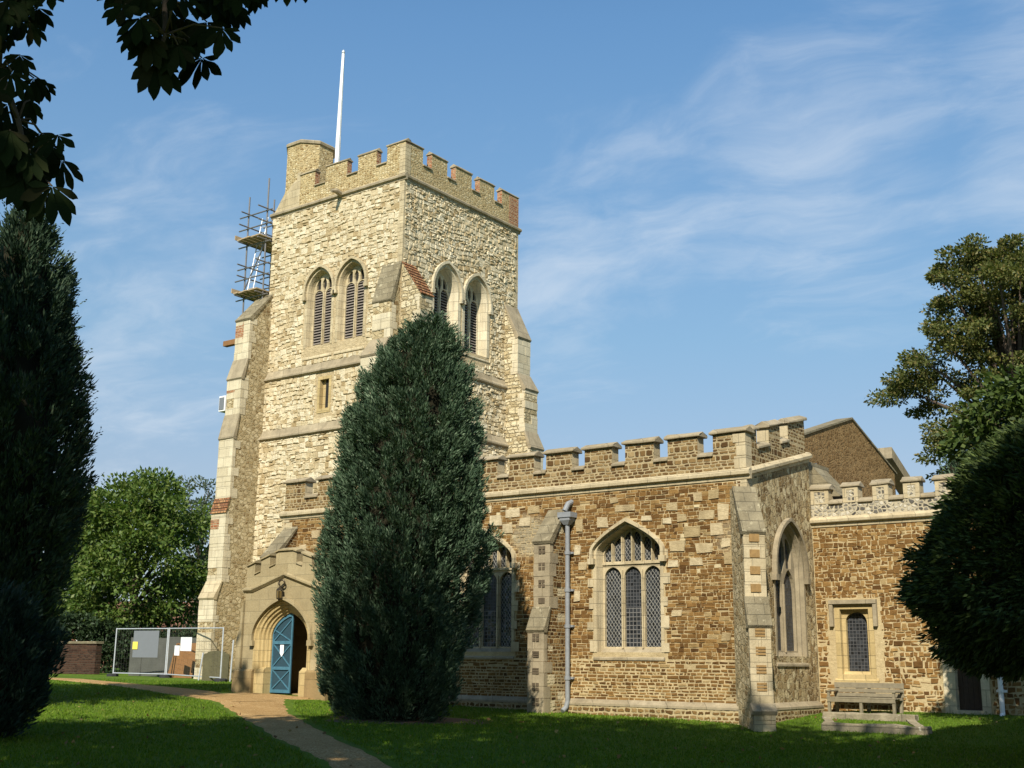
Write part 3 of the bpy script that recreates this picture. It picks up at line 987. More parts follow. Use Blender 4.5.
def crenellation(fr, u0, u1, zb, zc, zt, merlons, th, mats, zf=lambda u: 0.0, cop='lime_grey', label=None, cop_over=0.07, clabel=None):
    """parapet with merlons; every coping stone a sub-part. merlons: (a, b) body ranges"""
    pts = [(u0, zb + zf(u0)), (u1, zb + zf(u1))]
    top = []
    gaps = []
    cur = u0
    for a, b in merlons:
        if a > cur + 1e-4:
            top += [(cur, zc), (a, zc)]
            gaps.append((cur, a))
        top += [(a, zt), (b, zt)]
        cur = b
    if cur < u1 - 1e-4:
        top += [(cur, zc), (u1, zc)]
        gaps.append((cur, u1))
    outer = pts + [(u, z + zf(u)) for u, z in reversed(top)]
    clean = []
    for p in outer:
        if not clean or (abs(p[0] - clean[-1][0]) + abs(p[1] - clean[-1][1])) > 1e-5:
            clean.append(p)
    mb = MB()
    mb.slab(fr, clean, [], -th, 0.0, 0, kside=1 if len(mats) > 1 else 0)
    par = part('parapet', mb, list(mats), label=label)
    for a, b in merlons:
        c = MB()
        e = cop_over
        j = random.uniform(-0.012, 0.012)
        profile_run(c, fr, a - e, b + e, [(d, z + zt - 0.005 + j) for d, z in coping_prof(th, cop_over)], zf, n=2)
        c.v = [(x + random.uniform(-.009, .009), y + random.uniform(-.009, .009), z + random.uniform(-.012, .012)) for x, y, z in c.v]
        part('coping', c, cop, par, bevel=0.018)
    for a, b in gaps:
        c = MB()
        profile_run(c, fr, a + 0.003, b - 0.003, [(d, z + zc - 0.01) for d, z in coping_prof(th, 0.06, 0.15)], zf)
        part('embrasure_sill', c, cop, par, bevel=0.01)
    return par


def quoins(mb, fr, u, sgn, z0, z1, k=0, h=(0.26, 0.38), l=(0.24, 0.46), proud=0.014, ret=True, side_d=-0.3):
    """alternating corner stones on a face at u, running to u + sgn * length"""
    z = z0
    i = 0
    while z < z1 - 0.08:
        hh = min(random.uniform(*h), z1 - z)
        L = random.uniform(l[0], l[0] + 0.08) if i % 2 else random.uniform(l[1] - 0.1, l[1])
        a, b = sorted((u, u + sgn * L))
        if sgn > 0:
            a -= proud if ret else 0
        else:
            b += proud if ret else 0
        mb.fbox(fr, a, b, z + 0.006, z + hh - 0.006, side_d if ret else -0.05, proud + random.uniform(-0.004, 0.006), k)
        z += hh
        i += 1


def panel(x0, x1, zb, top, margin=0.05, n=5):
    """narrow tracery light whose head follows the window arch: x in (x0, x1)"""
    w = x1 - x0
    pts = [(x0, zb), (x1, zb)]
    for i in range(n + 1):
        q = 1 - i / n
        x = x0 + w * q
        cusp = 0.35 * w * abs(2 * q - 1) ** 2.5
        pts.append((x, max(top(x) - margin - cusp, zb + 0.02)))
    out = []
    for p in pts:
        if not out or abs(p[0] - out[-1][0]) + abs(p[1] - out[-1][1]) > 1e-4:
            out.append(p)
    return out


def hood(fr, cx, hw, zs, za, kind, w=0.10, proud=0.13, drop=0.16, d0=-0.02):
    mb = MB()
    a = arch(cx, hw, zs - drop, zs, za, 12, kind)
    b = arch(cx, hw + w, zs - drop, zs, za + w * 1.15, 12, kind)
    mb.band(fr, a, b, d0, proud)
    for s in (-1, 1):
        u = cx + s * (hw + w / 2)
        mb.fbox(fr, u - 0.09, u + 0.09, zs - drop - 0.15, zs - drop + 0.003, d0, proud + 0.01)
    return mb


def pointed_window(fr, cx, hw, z0, zs, za, kind, lights, nlight, parent=None, depth=0.30, splay=0.10, surround=0.16, trim='lime', glass='glass', name='window',
                   label=None, quoin=True, sill_h=0.3, hood_w=0.1, mull=0.09, upper=2, louvre=False, centre_square=False, cusp=True):
    """cut stone window: returns the outline to cut out of the wall.  Parts: surround (the part itself) > tracery, glass, sill, hood_mould"""
    mb = MB()
    inn = arch(cx, hw + splay, z0 - 0.10, zs, za + splay * 1.1, 12, kind)
    out = arch(cx, hw + splay + surround, z0 - 0.10, zs, za + (splay + surround) * 1.1, 12, kind)
    mb.band(fr, inn, out, -0.10, 0.016)
    deep = arch(cx, hw, z0 - 0.10, zs, za, 12, kind)
    mid = arch(cx, hw + splay * 0.45, z0 - 0.10, zs, za + splay * 0.5, 12, kind)
    mb.loft(fr, inn, 0.016, mid, -depth * 0.45)
    mb.loft(fr, mid, -depth * 0.45, mid, -depth * 0.55)
    mb.loft(fr, mid, -depth * 0.55, deep, -depth)
    mb.loft(fr, deep, -depth, deep, -depth - 0.35)
    if quoin:
        for s in (-1, 1):
            z = z0 - 0.1
            i = 0
            while z < zs - 0.1:
                hh = min(random.uniform(0.22, 0.36), zs - z)
                if i % 2 == 0:
                    a, b = sorted((cx + s * (hw + splay + surround - 0.01), cx + s * (hw + splay + surround + random.uniform(0.10, 0.2))))
                    mb.fbox(fr, a, b, z + 0.008, z + hh - 0.008, -0.06, 0.031)
                z += hh
                i += 1
    win = part(name, mb, trim, parent, label)
    # sill
    sb = MB()
    e = hw + splay + surround
    profile_run(sb, fr, cx - e, cx + e, [(-depth - 0.15, z0 - sill_h), (0.035, z0 - sill_h), (0.035, z0 - sill_h + 0.05), (-depth, z0 + 0.0), (-depth - 0.15, z0 + 0.0)])
    part('sill', sb, 'lime_grey' if centre_square else trim, win)
    # tracery
    tb = MB()
    top = arch_h(hw, za - zs, kind)
    T = lambda x: zs + top(x - cx)
    outer = arch(cx, hw + 0.01, z0 - 0.02, zs, za + 0.01, 12, kind)
    holes = []
    pitch = 2 * hw / nlight
    ls, la = lights
    for i in range(nlight):
        c = cx - hw + pitch * (i + 0.5)
        w = pitch / 2 - mull / 2
        if i == 0:
            pass
        L = arch(c, w, z0 + 0.04, ls, la, 6, 'point' if (la - ls) >= w else 'round')
        holes.append(L)
        if upper == 2:
            for s in (-1, 1):
                x0, x1 = sorted((c + s * mull * 0.28, c + s * (pitch / 2 - mull * 0.36)))
                zb = la + 0.145
                if min(T(x0), T(x1)) - 0.05 > zb + 0.06:
                    holes.append(panel(x0, x1, zb, T, 0.045))
    if upper == 1:       # one lozenge light over two lights, and two narrow ones beside it
        zb = la + 0.06
        w = 0.5 * pitch - mull * 0.7
        ct = T(cx) - 0.14
        holes.append([(cx, la - 0.14), (cx + w * 0.55, la + (ct - la) * 0.25), (cx + w * 0.5, la + (ct - la) * 0.6), (cx, ct), (cx - w * 0.5, la + (ct - la) * 0.6), (cx - w * 0.55, la + (ct - la) * 0.25)])
        for s in (-1, 1):
            xa = cx + s * (w * 0.55 + mull * 0.75)
            xb = cx + s * (hw * 0.74)
            x0, x1 = sorted((xa, xb))
            zb2 = la + 0.02
            if min(T(x0), T(x1)) - 0.06 > zb2 + 0.05:
                holes.append(panel(x0, x1, zb2, T, 0.05))
    tb.slab(fr, outer, holes, -depth - 0.12, -depth + 0.0)
    # splayed front edge on the mullions and the transom
    for i in range(1, nlight):
        c = cx - hw + pitch * i
        tb.fbox(fr, c - mull * 0.22, c + mull * 0.22, z0, min(ls + 0.2, T(c) - 0.05), -depth, -depth + 0.05)
    if upper == 2:
        tb.fbox(fr, cx - hw, cx + hw, la + 0.06, la + 0.12, -depth, -depth + 0.04)
        for i in range(2 * nlight - 1):
            c = cx - hw + pitch / 2 * (i + 1)
            tb.fbox(fr, c - 0.018, c + 0.018, la + 0.121, T(c) - 0.03, -depth, -depth + 0.045)
    part('tracery', tb, trim, win)
    gb = MB()
    gp = arch(cx, hw + 0.02, z0 - 0.02, zs, za + 0.02, 12, kind)
    gb.slab(fr, gp, [], -depth - 0.10, -depth - 0.085, 0)
    if centre_square:
        gb.fbox(fr, cx - pitch / 2, cx + pitch / 2, z0, z0 + 1.05, -depth - 0.0851, -depth - 0.078, 1)
        gb.fbox(fr, cx - pitch / 2, cx + pitch / 2, z0 + 1.05, la, -depth - 0.0851, -depth - 0.078, 2)
    if louvre:
        lb = MB()
        for i in range(nlight):
            c = cx - hw + pitch * (i + 0.5)
            w = pitch / 2 - mull / 2 + 0.02
            z = z0 + 0.08
            while z < la - 0.02:
                profile_run(lb, fr, c - w, c + w, [(-depth - 0.02, z), (-depth - 0.02, z + 0.02), (-depth - 0.085, z + 0.085), (-depth - 0.085, z + 0.065)])
                z += 0.115
        part('louvre_boards', lb, 'louvre', win)
    part('glass', gb, [glass, 'glass_square', 'glass_dark'], win) if not louvre else part('backing_board', gb, 'dark', win)
    if hood_w:
        part('hood_mould', hood(fr, cx, hw + splay + surround * 0.72, zs, za + (splay + surround * 0.72) * 1.1, kind, hood_w), trim, win)
    return arch(cx, hw + splay + 0.03, z0 - 0.10, zs, za + (splay + 0.03) * 1.1, 12, kind)


def buttress(fr, u0, u1, prof, mats, caps, label=None, quoin=True, strips=None, front=True, name='buttress', parent=None, rag=0.0):
    """prof: (d, z) from the wall top downwards.  mats: sides, front stone.  caps: material per slope"""
    mb = MB()
    zb = prof[-1][1]
    poly = [(-0.3, prof[0][1])] + list(prof) + [(-0.3, zb)]
    b = len(mb.v)
    L = len(poly)
    for u in (u0, u1):
        mb.v += [fr(u, z, d) for d, z in poly]
    for j in range(L):
        mb.f.append((b + j, b + (j + 1) % L, b + L + (j + 1) % L, b + L + j)); mb.k.append(0)
    # the two sides, triangulated by stage so that a concave outline stays correct
    tris = tessellate_polygon([[Vector((d, z, 0)) for d, z in poly]])
    for t in tris:
        mb.f.append(tuple(b + i for i in t)); mb.k.append(0)
        mb.f.append(tuple(b + L + i for i in reversed(t))); mb.k.append(0)
    for (da, za), (dc, zc) in zip(prof, prof[1:]):
        if abs(da - dc) < 1e-4 and front:      # vertical stage
            z = zc
            while z < za - 0.1:
                hh = min(random.uniform(0.24, 0.40), za - z)
                F_ = lambda u, v, d, _d=da: fr(u, v, d + _d)
                cut = random.uniform(0.3, 0.7) * (u1 - u0) + u0
                for ca_, cb_ in (((u0 - 0.008, u1 + 0.008),) if random.random() < 0.35 else ((u0 - 0.008, cut - 0.004), (cut + 0.004, u1 + 0.008))):
                    if random.random() < rag:
                        continue
                    mb.fbox(F_, ca_ - random.uniform(-.006, .008), cb_ + random.uniform(-.006, .008), z + 0.004, z + hh - 0.004, -0.05, 0.012 + random.uniform(-0.006, 0.012), 1)
                if quoin:
                    for s, uu in ((-1, u0), (1, u1)):
                        ln = random.choice((0.14, 0.28, 0.36))
                        ln = min(ln, da * 0.85 + 0.1)
                        mb.fbox(F_, uu - (0.013 if s < 0 else 0.03), uu + (0.013 if s > 0 else 0.03), z + 0.006, z + hh - 0.006, -ln, -0.04, 1)
                z += hh
    bt = part(name, mb, list(mats), parent, label)
    i = 0
    for (da, za), (dc, zc) in zip(prof, prof[1:]):
        if dc - da > 1e-3:
            cm = caps[min(i, len(caps) - 1)]
            c = MB()
            sl = math.hypot(dc - da, za - zc)
            nx, nz = (za - zc) / sl, (dc - da) / sl
            tx, tz = (dc - da) / sl, -(za - zc) / sl
            e, th = 0.05, 0.05
            p0 = (da - 0.02, za + 0.02); p1 = (dc + tx * e, zc + tz * e)
            if sl < 0.35 or cm != 'tile':
                profile_run(c, fr, u0 - 0.04, u1 + 0.04, [p0, (p0[0] + nx * th, p0[1] + nz * th), (p1[0] + nx * th, p1[1] + nz * th), (p1[0], p1[1] - 0.05), (dc - 0.1, p1[1] - 0.05)])
            else:
                rows = max(2, int(sl / 0.17))
                for r in range(rows):
                    a0, a1 = r / rows, (r + 1.12) / rows
                    q0 = (p0[0] + (p1[0] - p0[0]) * a0, p0[1] + (p1[1] - p0[1]) * a0)
                    q1 = (p0[0] + (p1[0] - p0[0]) * a1, p0[1] + (p1[1] - p0[1]) * a1)
                    profile_run(c, fr, u0 - 0.04 + random.uniform(-.01, .01), u1 + 0.04 + random.uniform(-.01, .01),
                                [q0, (q0[0] + nx * 0.02, q0[1] + nz * 0.02), (q1[0] + nx * 0.055, q1[1] + nz * 0.055), (q1[0] + nx * 0.01, q1[1] + nz * 0.01)])
            part('weathering', c, cm, bt, bevel=0.006 if cm != 'tile' else 0)
            i += 1
    return bt


# ---- tower
TX0, TX1, TY0, TY1 = -37.3, -29.77, 32.3, 39.75
ZS1, ZS2, ZST = 10.1, 12.6, 19.9
tw = MB()
stages = [(-0.3, ZS1, 0.20), (ZS1, ZS2, 0.10), (ZS2, ZST, 0.0)]
bel_s = [(-34.22, 13.75, 15.98, 16.78), (-32.42, 13.75, 15.98, 16.78)]
bel_e = [(34.98, 13.75, 15.85, 16.72), (36.90, 13.75, 15.85, 16.72)]
hs, he = [], []
for c, z0, zs, za in bel_s:
    hs.append(pointed_window(S(TY0), c, 0.62, z0, zs, za, 'point', (z0 + 2.08, z0 + 2.36), 2, depth=0.24, splay=0.08, surround=0.13, name='belfry_window', sill_h=0.6, louvre=True, upper=1, quoin=False, mull=0.13,
                             label='belfry opening with two louvred lights'))
for c, z0, zs, za in bel_e:
    he.append(pointed_window(E_(TX1), c, 0.60, z0, zs, za, 'point', (z0 + 2.0, z0 + 2.30), 2, depth=0.36, splay=0.14, surround=0.16, trim='lime_white', name='belfry_window', sill_h=0.3, louvre=True, upper=1, quoin=False,
                             mull=0.13, label='white stone belfry opening with two dark lights'))
slit = [(-33.88, 10.98), (-33.33, 10.98), (-33.33, 12.2), (-33.88, 12.2)]
for z0, z1, e in stages:
    mat_s, mat_e = 0, 1
    hS = hs if z1 == ZST else ([slit] if z1 == ZS2 else [])
    tw.slab(S(TY0 - e), [(TX0 - e, z0), (TX1 + e, z0), (TX1 + e, z1), (TX0 - e, z1)], hS, -0.65, 0.0, 0, kside=1)
    tw.slab(E_(TX1 + e), [(TY0 - e + 0.651, z0), (TY1 + e, z0), (TY1 + e, z1), (TY0 - e + 0.651, z1)], he if z1 == ZST else [], -0.65, 0.0, 1)
    tw.slab(W_(TX0 - e), [(TY0 - e + 0.651, z0), (TY1 + e, z0), (TY1 + e, z1), (TY0 - e + 0.651, z1)], [], -0.65, 0.0, 0)
    tw.slab(N_(TY1 + e), [(TX0 - e + 0.651, z0), (TX1 + e - 0.651, z0), (TX1 + e - 0.651, z1), (TX0 - e + 0.651, z1)], [], -0.65, 0.0, 0)
tw.box(TX0 + 0.7, TX1 - 0.7, TY0 + 0.7, TY1 - 0.7, ZST - 0.3, ZST + 0.2, 0)
for z0, z1, e in stages:
    Hs = [arch(c, 0.62 + 0.26, zz0 - 0.62, zs, za + 0.30, 8, 'point') for c, zz0, zs, za in bel_s] if z1 == ZST else ([[(-34.05, 10.75), (-33.16, 10.75), (-33.16, 12.38), (-34.05, 12.38)]] if z1 == ZS2 else [])
    He = [arch(c, 0.60 + 0.34, zz0 - 0.42, zs, za + 0.38, 8, 'point') for c, zz0, zs, za in bel_e] if z1 == ZST else []
    stone_facing(tw, S(TY0 - e), TX0 - e, TX1 + e - (0.22 if z1 == ZST else 0), max(z0, 0.3) + (0.32 if z0 > 5 else 0), z1 - 0.13, Hs, 2, seed=int(z1 * 10), h=(0.12, 0.27), l=(0.12, 0.36), jit=0.028, vjit=0.034, wave=0.06)
    stone_facing(tw, E_(TX1 + e), TY0 - e + 0.06, TY1 + e - (0.16 if z1 == ZST else 0), max(z0, 5.0) + (0.32 if z0 > 5 else 0), z1 - 0.13, He, 2, seed=int(z1 * 10) + 1, h=(0.10, 0.22), l=(0.10, 0.30), prot=(0.015, 0.06), jit=0.028, vjit=0.034, wave=0.06)
tower = part('tower', tw, ['clunch_mortar', 'clunch_mortar', 'clunch_stone'], label='tall square cream rubble tower')
qb = MB()
quoins(qb, S(TY0), TX1, -1, 16.3, ZST - 0.1, l=(0.24, 0.34))
quoins(qb, E_(TX1), TY0 + 0.02, 1, 16.4, ZST - 0.1, l=(0.06, 0.14), ret=False)
part('quoins', qb, 'lime', tower)
qb = MB()
quoins(qb, E_(TX1), TY1, -1, 13.0, ZST - 0.1, l=(0.12, 0.3))
part('quoins', qb, 'lime', tower)
sw = MB()
sw.band(S(TY0 - 0.1), [(-33.86, 11.0), (-33.86, 12.18), (-33.35, 12.18), (-33.35, 11.0)], [(-33.98, 10.9), (-33.98, 12.3), (-33.23, 12.3), (-33.23, 10.9)], -0.25, 0.012)
sw.fbox(S(TY0 - 0.1), -33.98, -33.23, 10.82, 10.995, -0.3, 0.02)
sw.fbox(S(TY0 - 0.1), -33.86, -33.66, 11.0, 12.18, -0.40, -0.18)
slw = part('slit_window', sw, 'lime_gold', label='small square-headed slit window half open to the dark')
gb = MB()
gb.fbox(S(TY0 - 0.1), -33.655, -33.355, 11.0, 12.175, -0.20, -0.13)
part('dark_opening', gb, 'dark', slw)

for z, e in ((ZS1, 0.10), (ZS2, 0.0)):
    mb = MB()
    pr = [(-0.05, z - 0.12), (0.13, z - 0.12), (0.22, z - 0.06), (0.22, z + 0.0), (0.12, z + 0.1), (0.0, z + 0.36), (-0.05, z + 0.36)]
    profile_run(mb, S(TY0 - e), TX0 - e - 0.15, TX1 + e + 0.10, pr)
    profile_run(mb, E_(TX1 + e), TY0 - e + 0.055, TY1 + e + 0.15, pr)
    profile_run(mb, W_(TX0 - e), TY0 - e + 0.055, TY1 + e + 0.15, pr)
    part('string_course', mb, 'lime_grey')
mb = MB()
for fr, a, b in ((S(TY0), TX0 - 0.13, TX1 + 0.13), (E_(TX1), TY0 + 0.055, TY1 + 0.13), (W_(TX0), TY0 + 0.055, TY1 + 0.13), (N_(TY1), TX0 + 0.055, TX1 - 0.055)):
    profile_run(mb, fr, a, b, [(d, z + ZST) for d, z in STRING])
part('string_course', mb, 'lime_grey')
# parapet
ZP0, ZPC, ZPT = ZST + 0.1, 20.68, 21.36
TH = 0.26
crenellation(S(TY0), -35.75, TX1, ZP0, ZPC, ZPT, [(-35.75, -34.86), (-34.22, -32.98), (-32.36, -31.32), (-30.76, TX1)], TH, ['tower_parapet', 'brick'], cop='lime_grey', cop_over=0.04)
crenellation(E_(TX1), TY0 + TH + 0.005, TY1, ZP0, ZPC, ZPT, [(TY0 + TH + 0.005, 33.34), (33.88, 34.86), (35.40, 36.46), (37.0, 38.02), (38.56, TY1)], TH, ['tower_parapet', 'brick'], cop_over=0.04)
crenellation(W_(TX0), TY0 + 2.9, TY1, ZP0, ZPC, ZPT, [(TY0 + 2.9, 36.2), (36.75, 37.8), (38.35, TY1)], TH, ['tower_parapet', 'brick'], cop_over=0.04)
crenellation(N_(TY1), TX0 + TH + 0.005, TX1 - TH - 0.005, ZP0, ZPC, ZPT, [(TX0 + TH + 0.005, -35.65), (-35.1, -33.95), (-33.4, -32.25), (-31.7, TX1 - TH - 0.005)], TH, ['tower_parapet', 'brick'], cop_over=0.04)
qb = MB()
quoins(qb, S(TY0), TX1, -1, ZP0 + 0.03, ZPT - 0.02, l=(0.22, 0.30))
part('quoins', qb, 'lime')
qb = MB()
qb.fbox(E_(TX1), TY1 - 0.66, TY1 + 0.012, ZP0 + 0.03, ZPT - 0.03, -0.24, 0.012)
part('brick_corner', qb, 'brick', label='red brick corner of the tower parapet')
# stair turret
tb = MB()
TC_ = (-36.42, 33.42)
rr = [(1.14, 19.9), (1.14, 20.5), (1.06, 21.0), (1.06, 23.0)]
tb.lathe((TC_[0], TC_[1], 0), rr, 8, 0, math.pi / 8)
tur = part('stair_turret', tb, 'tower_parapet', label='octagonal stair turret rising over the tower parapet')
cb = MB()
cb.lathe((TC_[0], TC_[1], 0), [(1.06, 22.97), (1.12, 23.0), (1.13, 23.1), (1.06, 23.17), (0.7, 23.24)], 8, 0, math.pi / 8)
part('coping', cb, 'lime_grey', tur)
bb = MB()   # broach filling the tower corner below the turret
bb.add([(TX0, TY0, ZP0 - 0.02), (-35.75, TY0, ZP0 - 0.02), (-35.75, TY0 + 0.42, ZP0 - 0.02), (TX0 + 0.42, 35.2, ZP0 - 0.02), (TX0, 35.2, ZP0 - 0.02),
        (-36.75, TY0 + 0.28, 21.3), (-35.75, TY0 + 0.0, 21.3), (-35.75, TY0 + 0.42, 21.3), (TX0 + 0.42, 35.2, 21.3), (TX0 + 0.05, 34.2, 21.3)],
       [(0, 1, 6, 5), (1, 2, 7, 6), (2, 3, 8, 7), (3, 4, 9, 8), (4, 0, 5, 9), (5, 6, 7, 8, 9), (0, 4, 3, 2, 1)])
bb.fbox(S(TY0), -35.95, -35.74, ZP0, 21.55, -0.42, 0.014)
part('turret_broach', bb, 'lime', tur)
# gargoyle
gg = MB()
gg.tube([(-33.2, TY0 + 0.1, ZST - 0.02), (-33.2, TY0 - 0.35, ZST + 0.06), (-33.2, TY0 - 0.62, ZST - 0.02)], [0.13, 0.11, 0.07], 8)
part('gargoyle', gg, 'lime_grey')

# tower buttresses
PR_ = [(0, 16.4), (1.27, 14.85), (1.27, 13.15), (1.74, 12.35), (1.74, 10.55), (2.05, 9.95), (2.05, 5.0), (2.4, 4.4), (2.4, -0.2)]
buttress(E_(TX1), TY0 + 0.03, TY0 + 0.72, [(0, 16.35), (0.98, 14.95), (0.98, 13.15), (1.4, 12.35), (1.4, 10.55), (1.7, 9.95), (1.7, -0.2)], ['clunch', 'lime_white'], ['tile', 'lime_grey', 'lime_grey'], label='angle buttress with a sloping red tiled head', rag=0.2)
buttress(E_(TX1), 38.85, TY1 - 0.03, [(0, 16.25), (0.72, 14.75), (0.72, 13.1), (1.12, 12.45), (1.12, 10.6), (1.42, 9.95), (1.42, -0.2)], ['clunch', 'lime_white'], ['lime_grey'], rag=0.2)
buttress(S(TY0), -30.72, TX1 - 0.03, [(0, 16.35), (0.5, 14.75), (0.5, 13.2), (1.05, 12.5), (1.05, 10.6), (1.35, 9.95), (1.35, -0.2)], ['clunch_brown', 'lime_white'], ['lichen_stone', 'lime_grey'], rag=0.3)
buttress(S(TY0), -37.93, -37.08, [(0, 16.3), (1.12, 15.05), (1.12, 13.3), (1.38, 12.5), (1.38, 10.95), (1.6, 10.0), (1.6, 7.55), (1.74, 7.0), (1.74, 4.25), (2.05, 3.65), (2.05, -0.2)],
         ['clunch_brown', 'lime_white'], ['lichen_stone', 'lime_grey', 'lime_grey', 'tile', 'lime'], label='stepped corner buttress with a pale ashlar front', rag=0.12)
buttress(W_(TX0), TY0 + 0.7, TY0 + 1.6, PR_, ['clunch', 'lime_white'], ['lichen_stone'])
buttress(W_(TX0), 38.85, TY1 - 0.03, PR_, ['clunch', 'lime_white'], ['lichen_stone'])
for z0, z1 in ((14.2, 14.9), (11.9, 12.35), (6.3, 6.7)):
    pb = MB()
    d_ = 1.12 if z0 > 13 else (1.38 if z0 > 10 else 1.74)
    pb.fbox(S(TY0), -37.945, -37.45, z0, z1, d_ - 0.2, d_ + 0.02)
    part('brick_patch', pb, 'brick', label='red brick repair on the corner buttress')

# ---- aisle
AX0, AX1, AY = -29.85, -13.07, 27.06
WZ = 5.95
AW2 = (-16.55, 0.92, 1.72, 4.22, 4.86)
AW1 = (-21.33, 0.92, 1.72, 4.22, 4.86)
AWp = (-25.9, 0.93, 1.72, 4.12, 4.88)
holes = []
for c, hw, z0, zs, za in (AW2, AW1):
    holes.append(pointed_window(S(AY), c, hw, z0, zs, za, 'four', (3.55, 3.84), 3, depth=0.24, splay=0.055, surround=0.10, name='window', centre_square=True, hood_w=0.085,
                                label='three light Perpendicular window with leaded diamond panes'))
aw = MB()
aw.slab(S(AY), [(AX0, -0.4), (AX1, -0.4), (AX1, WZ), (AX0, WZ)], holes, -0.6, 0.0, 0)
EW = (29.38, 0.80, 1.66, 3.75, 4.86)
eh = pointed_window(E_(AX1), EW[0], EW[1], EW[2], EW[3], EW[4], 'point', (3.2, 3.8), 2, depth=0.20, splay=0.08, surround=0.09, trim='lime_grey', glass='glass_dark', name='window', upper=1, hood_w=0.08, quoin=False,
                    label='tall two light pointed window with dark glass', sill_h=0.35)
slope = lambda u: (u - AY) * 0.245
ey1 = 30.97
aw.slab(E_(AX1), [(AY + 0.601, -0.4), (ey1, -0.4), (ey1, WZ + slope(ey1)), (AY + 0.601, WZ + slope(AY + 0.6))], [eh], -0.6, 0.0, 1)
aw.slab(W_(AX0), [(AY + 0.601, -0.4), (ey1, -0.4), (ey1, WZ + slope(ey1)), (AY + 0.601, WZ + slope(AY + 0.6))], [], -0.6, 0.0, 0)
AH = [arch(c, hw + 0.055 + 0.10 + 0.015, z0 - 0.33, zs, za + 0.19, 10, 'four') for c, hw, z0, zs, za in (AW2, AW1)]
BIG = [(-14.0, 5.55, .30, .24), (-14.42, 5.52, .26, .22), (-18.08, 4.98, .22, .36), (-17.32, 5.03, .36, .30), (-16.6, 5.36, .62, .17), (-15.2, 5.30, .32, .20), (-15.95, 5.06, .30, .15), (-18.12, 4.32, .20, .26),
       (-17.95, 3.88, .24, .22), (-18.14, 3.1, .22, .30), (-15.35, 4.95, .26, .16), (-14.62, 4.62, .52, .28), (-15.05, 4.28, .46, .28), (-14.28, 4.2, .50, .24), (-13.92, 4.66, .34, .30), (-15.2, 3.84, .30, .20),
       (-14.52, 3.86, .36, .20), (-13.62, 3.92, .28, .30), (-13.72, 5.08, .30, .40), (-14.2, 5.02, .42, .2), (-13.68, 4.3, .26, .22), (-14.9, 5.0, .3, .2), (-20.35, 5.48, .52, .24), (-20.95, 5.3, .45, .3), (-19.6, 5.52, .40, .2),
       (-20.5, 5.05, .34, .3), (-19.9, 5.2, .4, .24), (-21.3, 5.62, .4, .2), (-16.95, 5.6, .24, .16), (-15.1, 2.6, .3, .16), (-13.75, 2.0, .26, .2), (-28.3, 5.3, .4, .26), (-28.9, 4.8, .36, .4), (-28.2, 4.4, .3, .3)]
stone_facing(aw, S(AY), AX0 + 0.02, AX1 - 0.02, 0.40, 1.45, [], 2, seed=51, h=(0.07, 0.115), l=(0.09, 0.34), gap=0.036, prot=(0.004, 0.020), jit=0.010, wave=0.008)
stone_facing(aw, S(AY), AX0 + 0.02, AX1 - 0.02, 1.45, 5.86, AH, 2, seed=52, h=(0.068, 0.122), l=(0.08, 0.29), gap=0.016, prot=(0.003, 0.018), jit=0.009, wave=0.010, big=BIG, kbig=3)
aisle = part('aisle', aw, ['iron_mortar', 'grey_rubble', 'iron_stone', 'pale_block'], label='brown ironstone aisle wall with cream patches')
qb = MB()
quoins(qb, S(AY), AX1, -1, 4.4, WZ - 0.1, l=(0.2, 0.36))
part('quoins', qb, 'lime', aisle)
qb = MB()
quoins(qb, S(AY), AX0, 1, 0.36, WZ - 0.1, l=(0.2, 0.5))
part('quoins', qb, 'lime', aisle)
mb = MB()
PL = [(-0.05, -0.4), (0.13, -0.4), (0.13, 0.26), (0.06, 0.36), (-0.05, 0.40)]
profile_run(mb, S(AY), AX0 - 0.13, AX1 + 0.13, PL)
profile_run(mb, E_(AX1), AY + 0.055, ey1, PL, k=0)
plo = part('plinth', mb, 'ironstone_pale', aisle)
mb = MB()
profile_run(mb, S(AY), AX0 - 0.14, AX1 + 0.14, [(0.05, 0.265), (0.145, 0.265), (0.145, 0.32), (0.0, 0.43), (-0.03, 0.43), (-0.03, 0.3)])
profile_run(mb, E_(AX1), AY + 0.055, 30.9, [(0.05, 0.265), (0.145, 0.265), (0.145, 0.32), (0.0, 0.43), (-0.03, 0.43), (-0.03, 0.3)])
part('plinth_moulding', mb, 'lime_grey', aisle)
mb = MB()
profile_run(mb, S(AY), AX0 - 0.13, AX1 + 0.13, [(d, z + 6.03) for d, z in STRING])
profile_run(mb, E_(AX1), AY + 0.055, ey1, [(d, z + 6.03) for d, z in STRING], slope)
part('string_course', mb, 'lime', aisle)
mer = [(-13.55 - 1.302 * k - 0.44, -13.55 - 1.302 * k + 0.44) for k in range(1, 12)]
mer = [(-29.85, -28.92)] + sorted(mer) + [(-13.97, AX1)]
crenellation(S(AY), AX0, AX1, 6.11, 6.52, 7.06, mer, 0.34, ['ironstone_parapet', 'lime'], cop='lime_grey', cop_over=0.08)
crenellation(E_(AX1), AY + 0.345, 30.78, 6.11, 6.56, 7.06, [(AY + 0.345, 27.72), (28.46, 29.16), (29.68, 30.78)], 0.34, ['ironstone_parapet', 'lime'], zf=slope, cop='lime_grey', cop_over=0.07)
qb = MB()
quoins(qb, S(AY), AX1, -1, 6.14, 7.03, l=(0.22, 0.34))
part('quoins', qb, 'lime', aisle)
mb = MB()
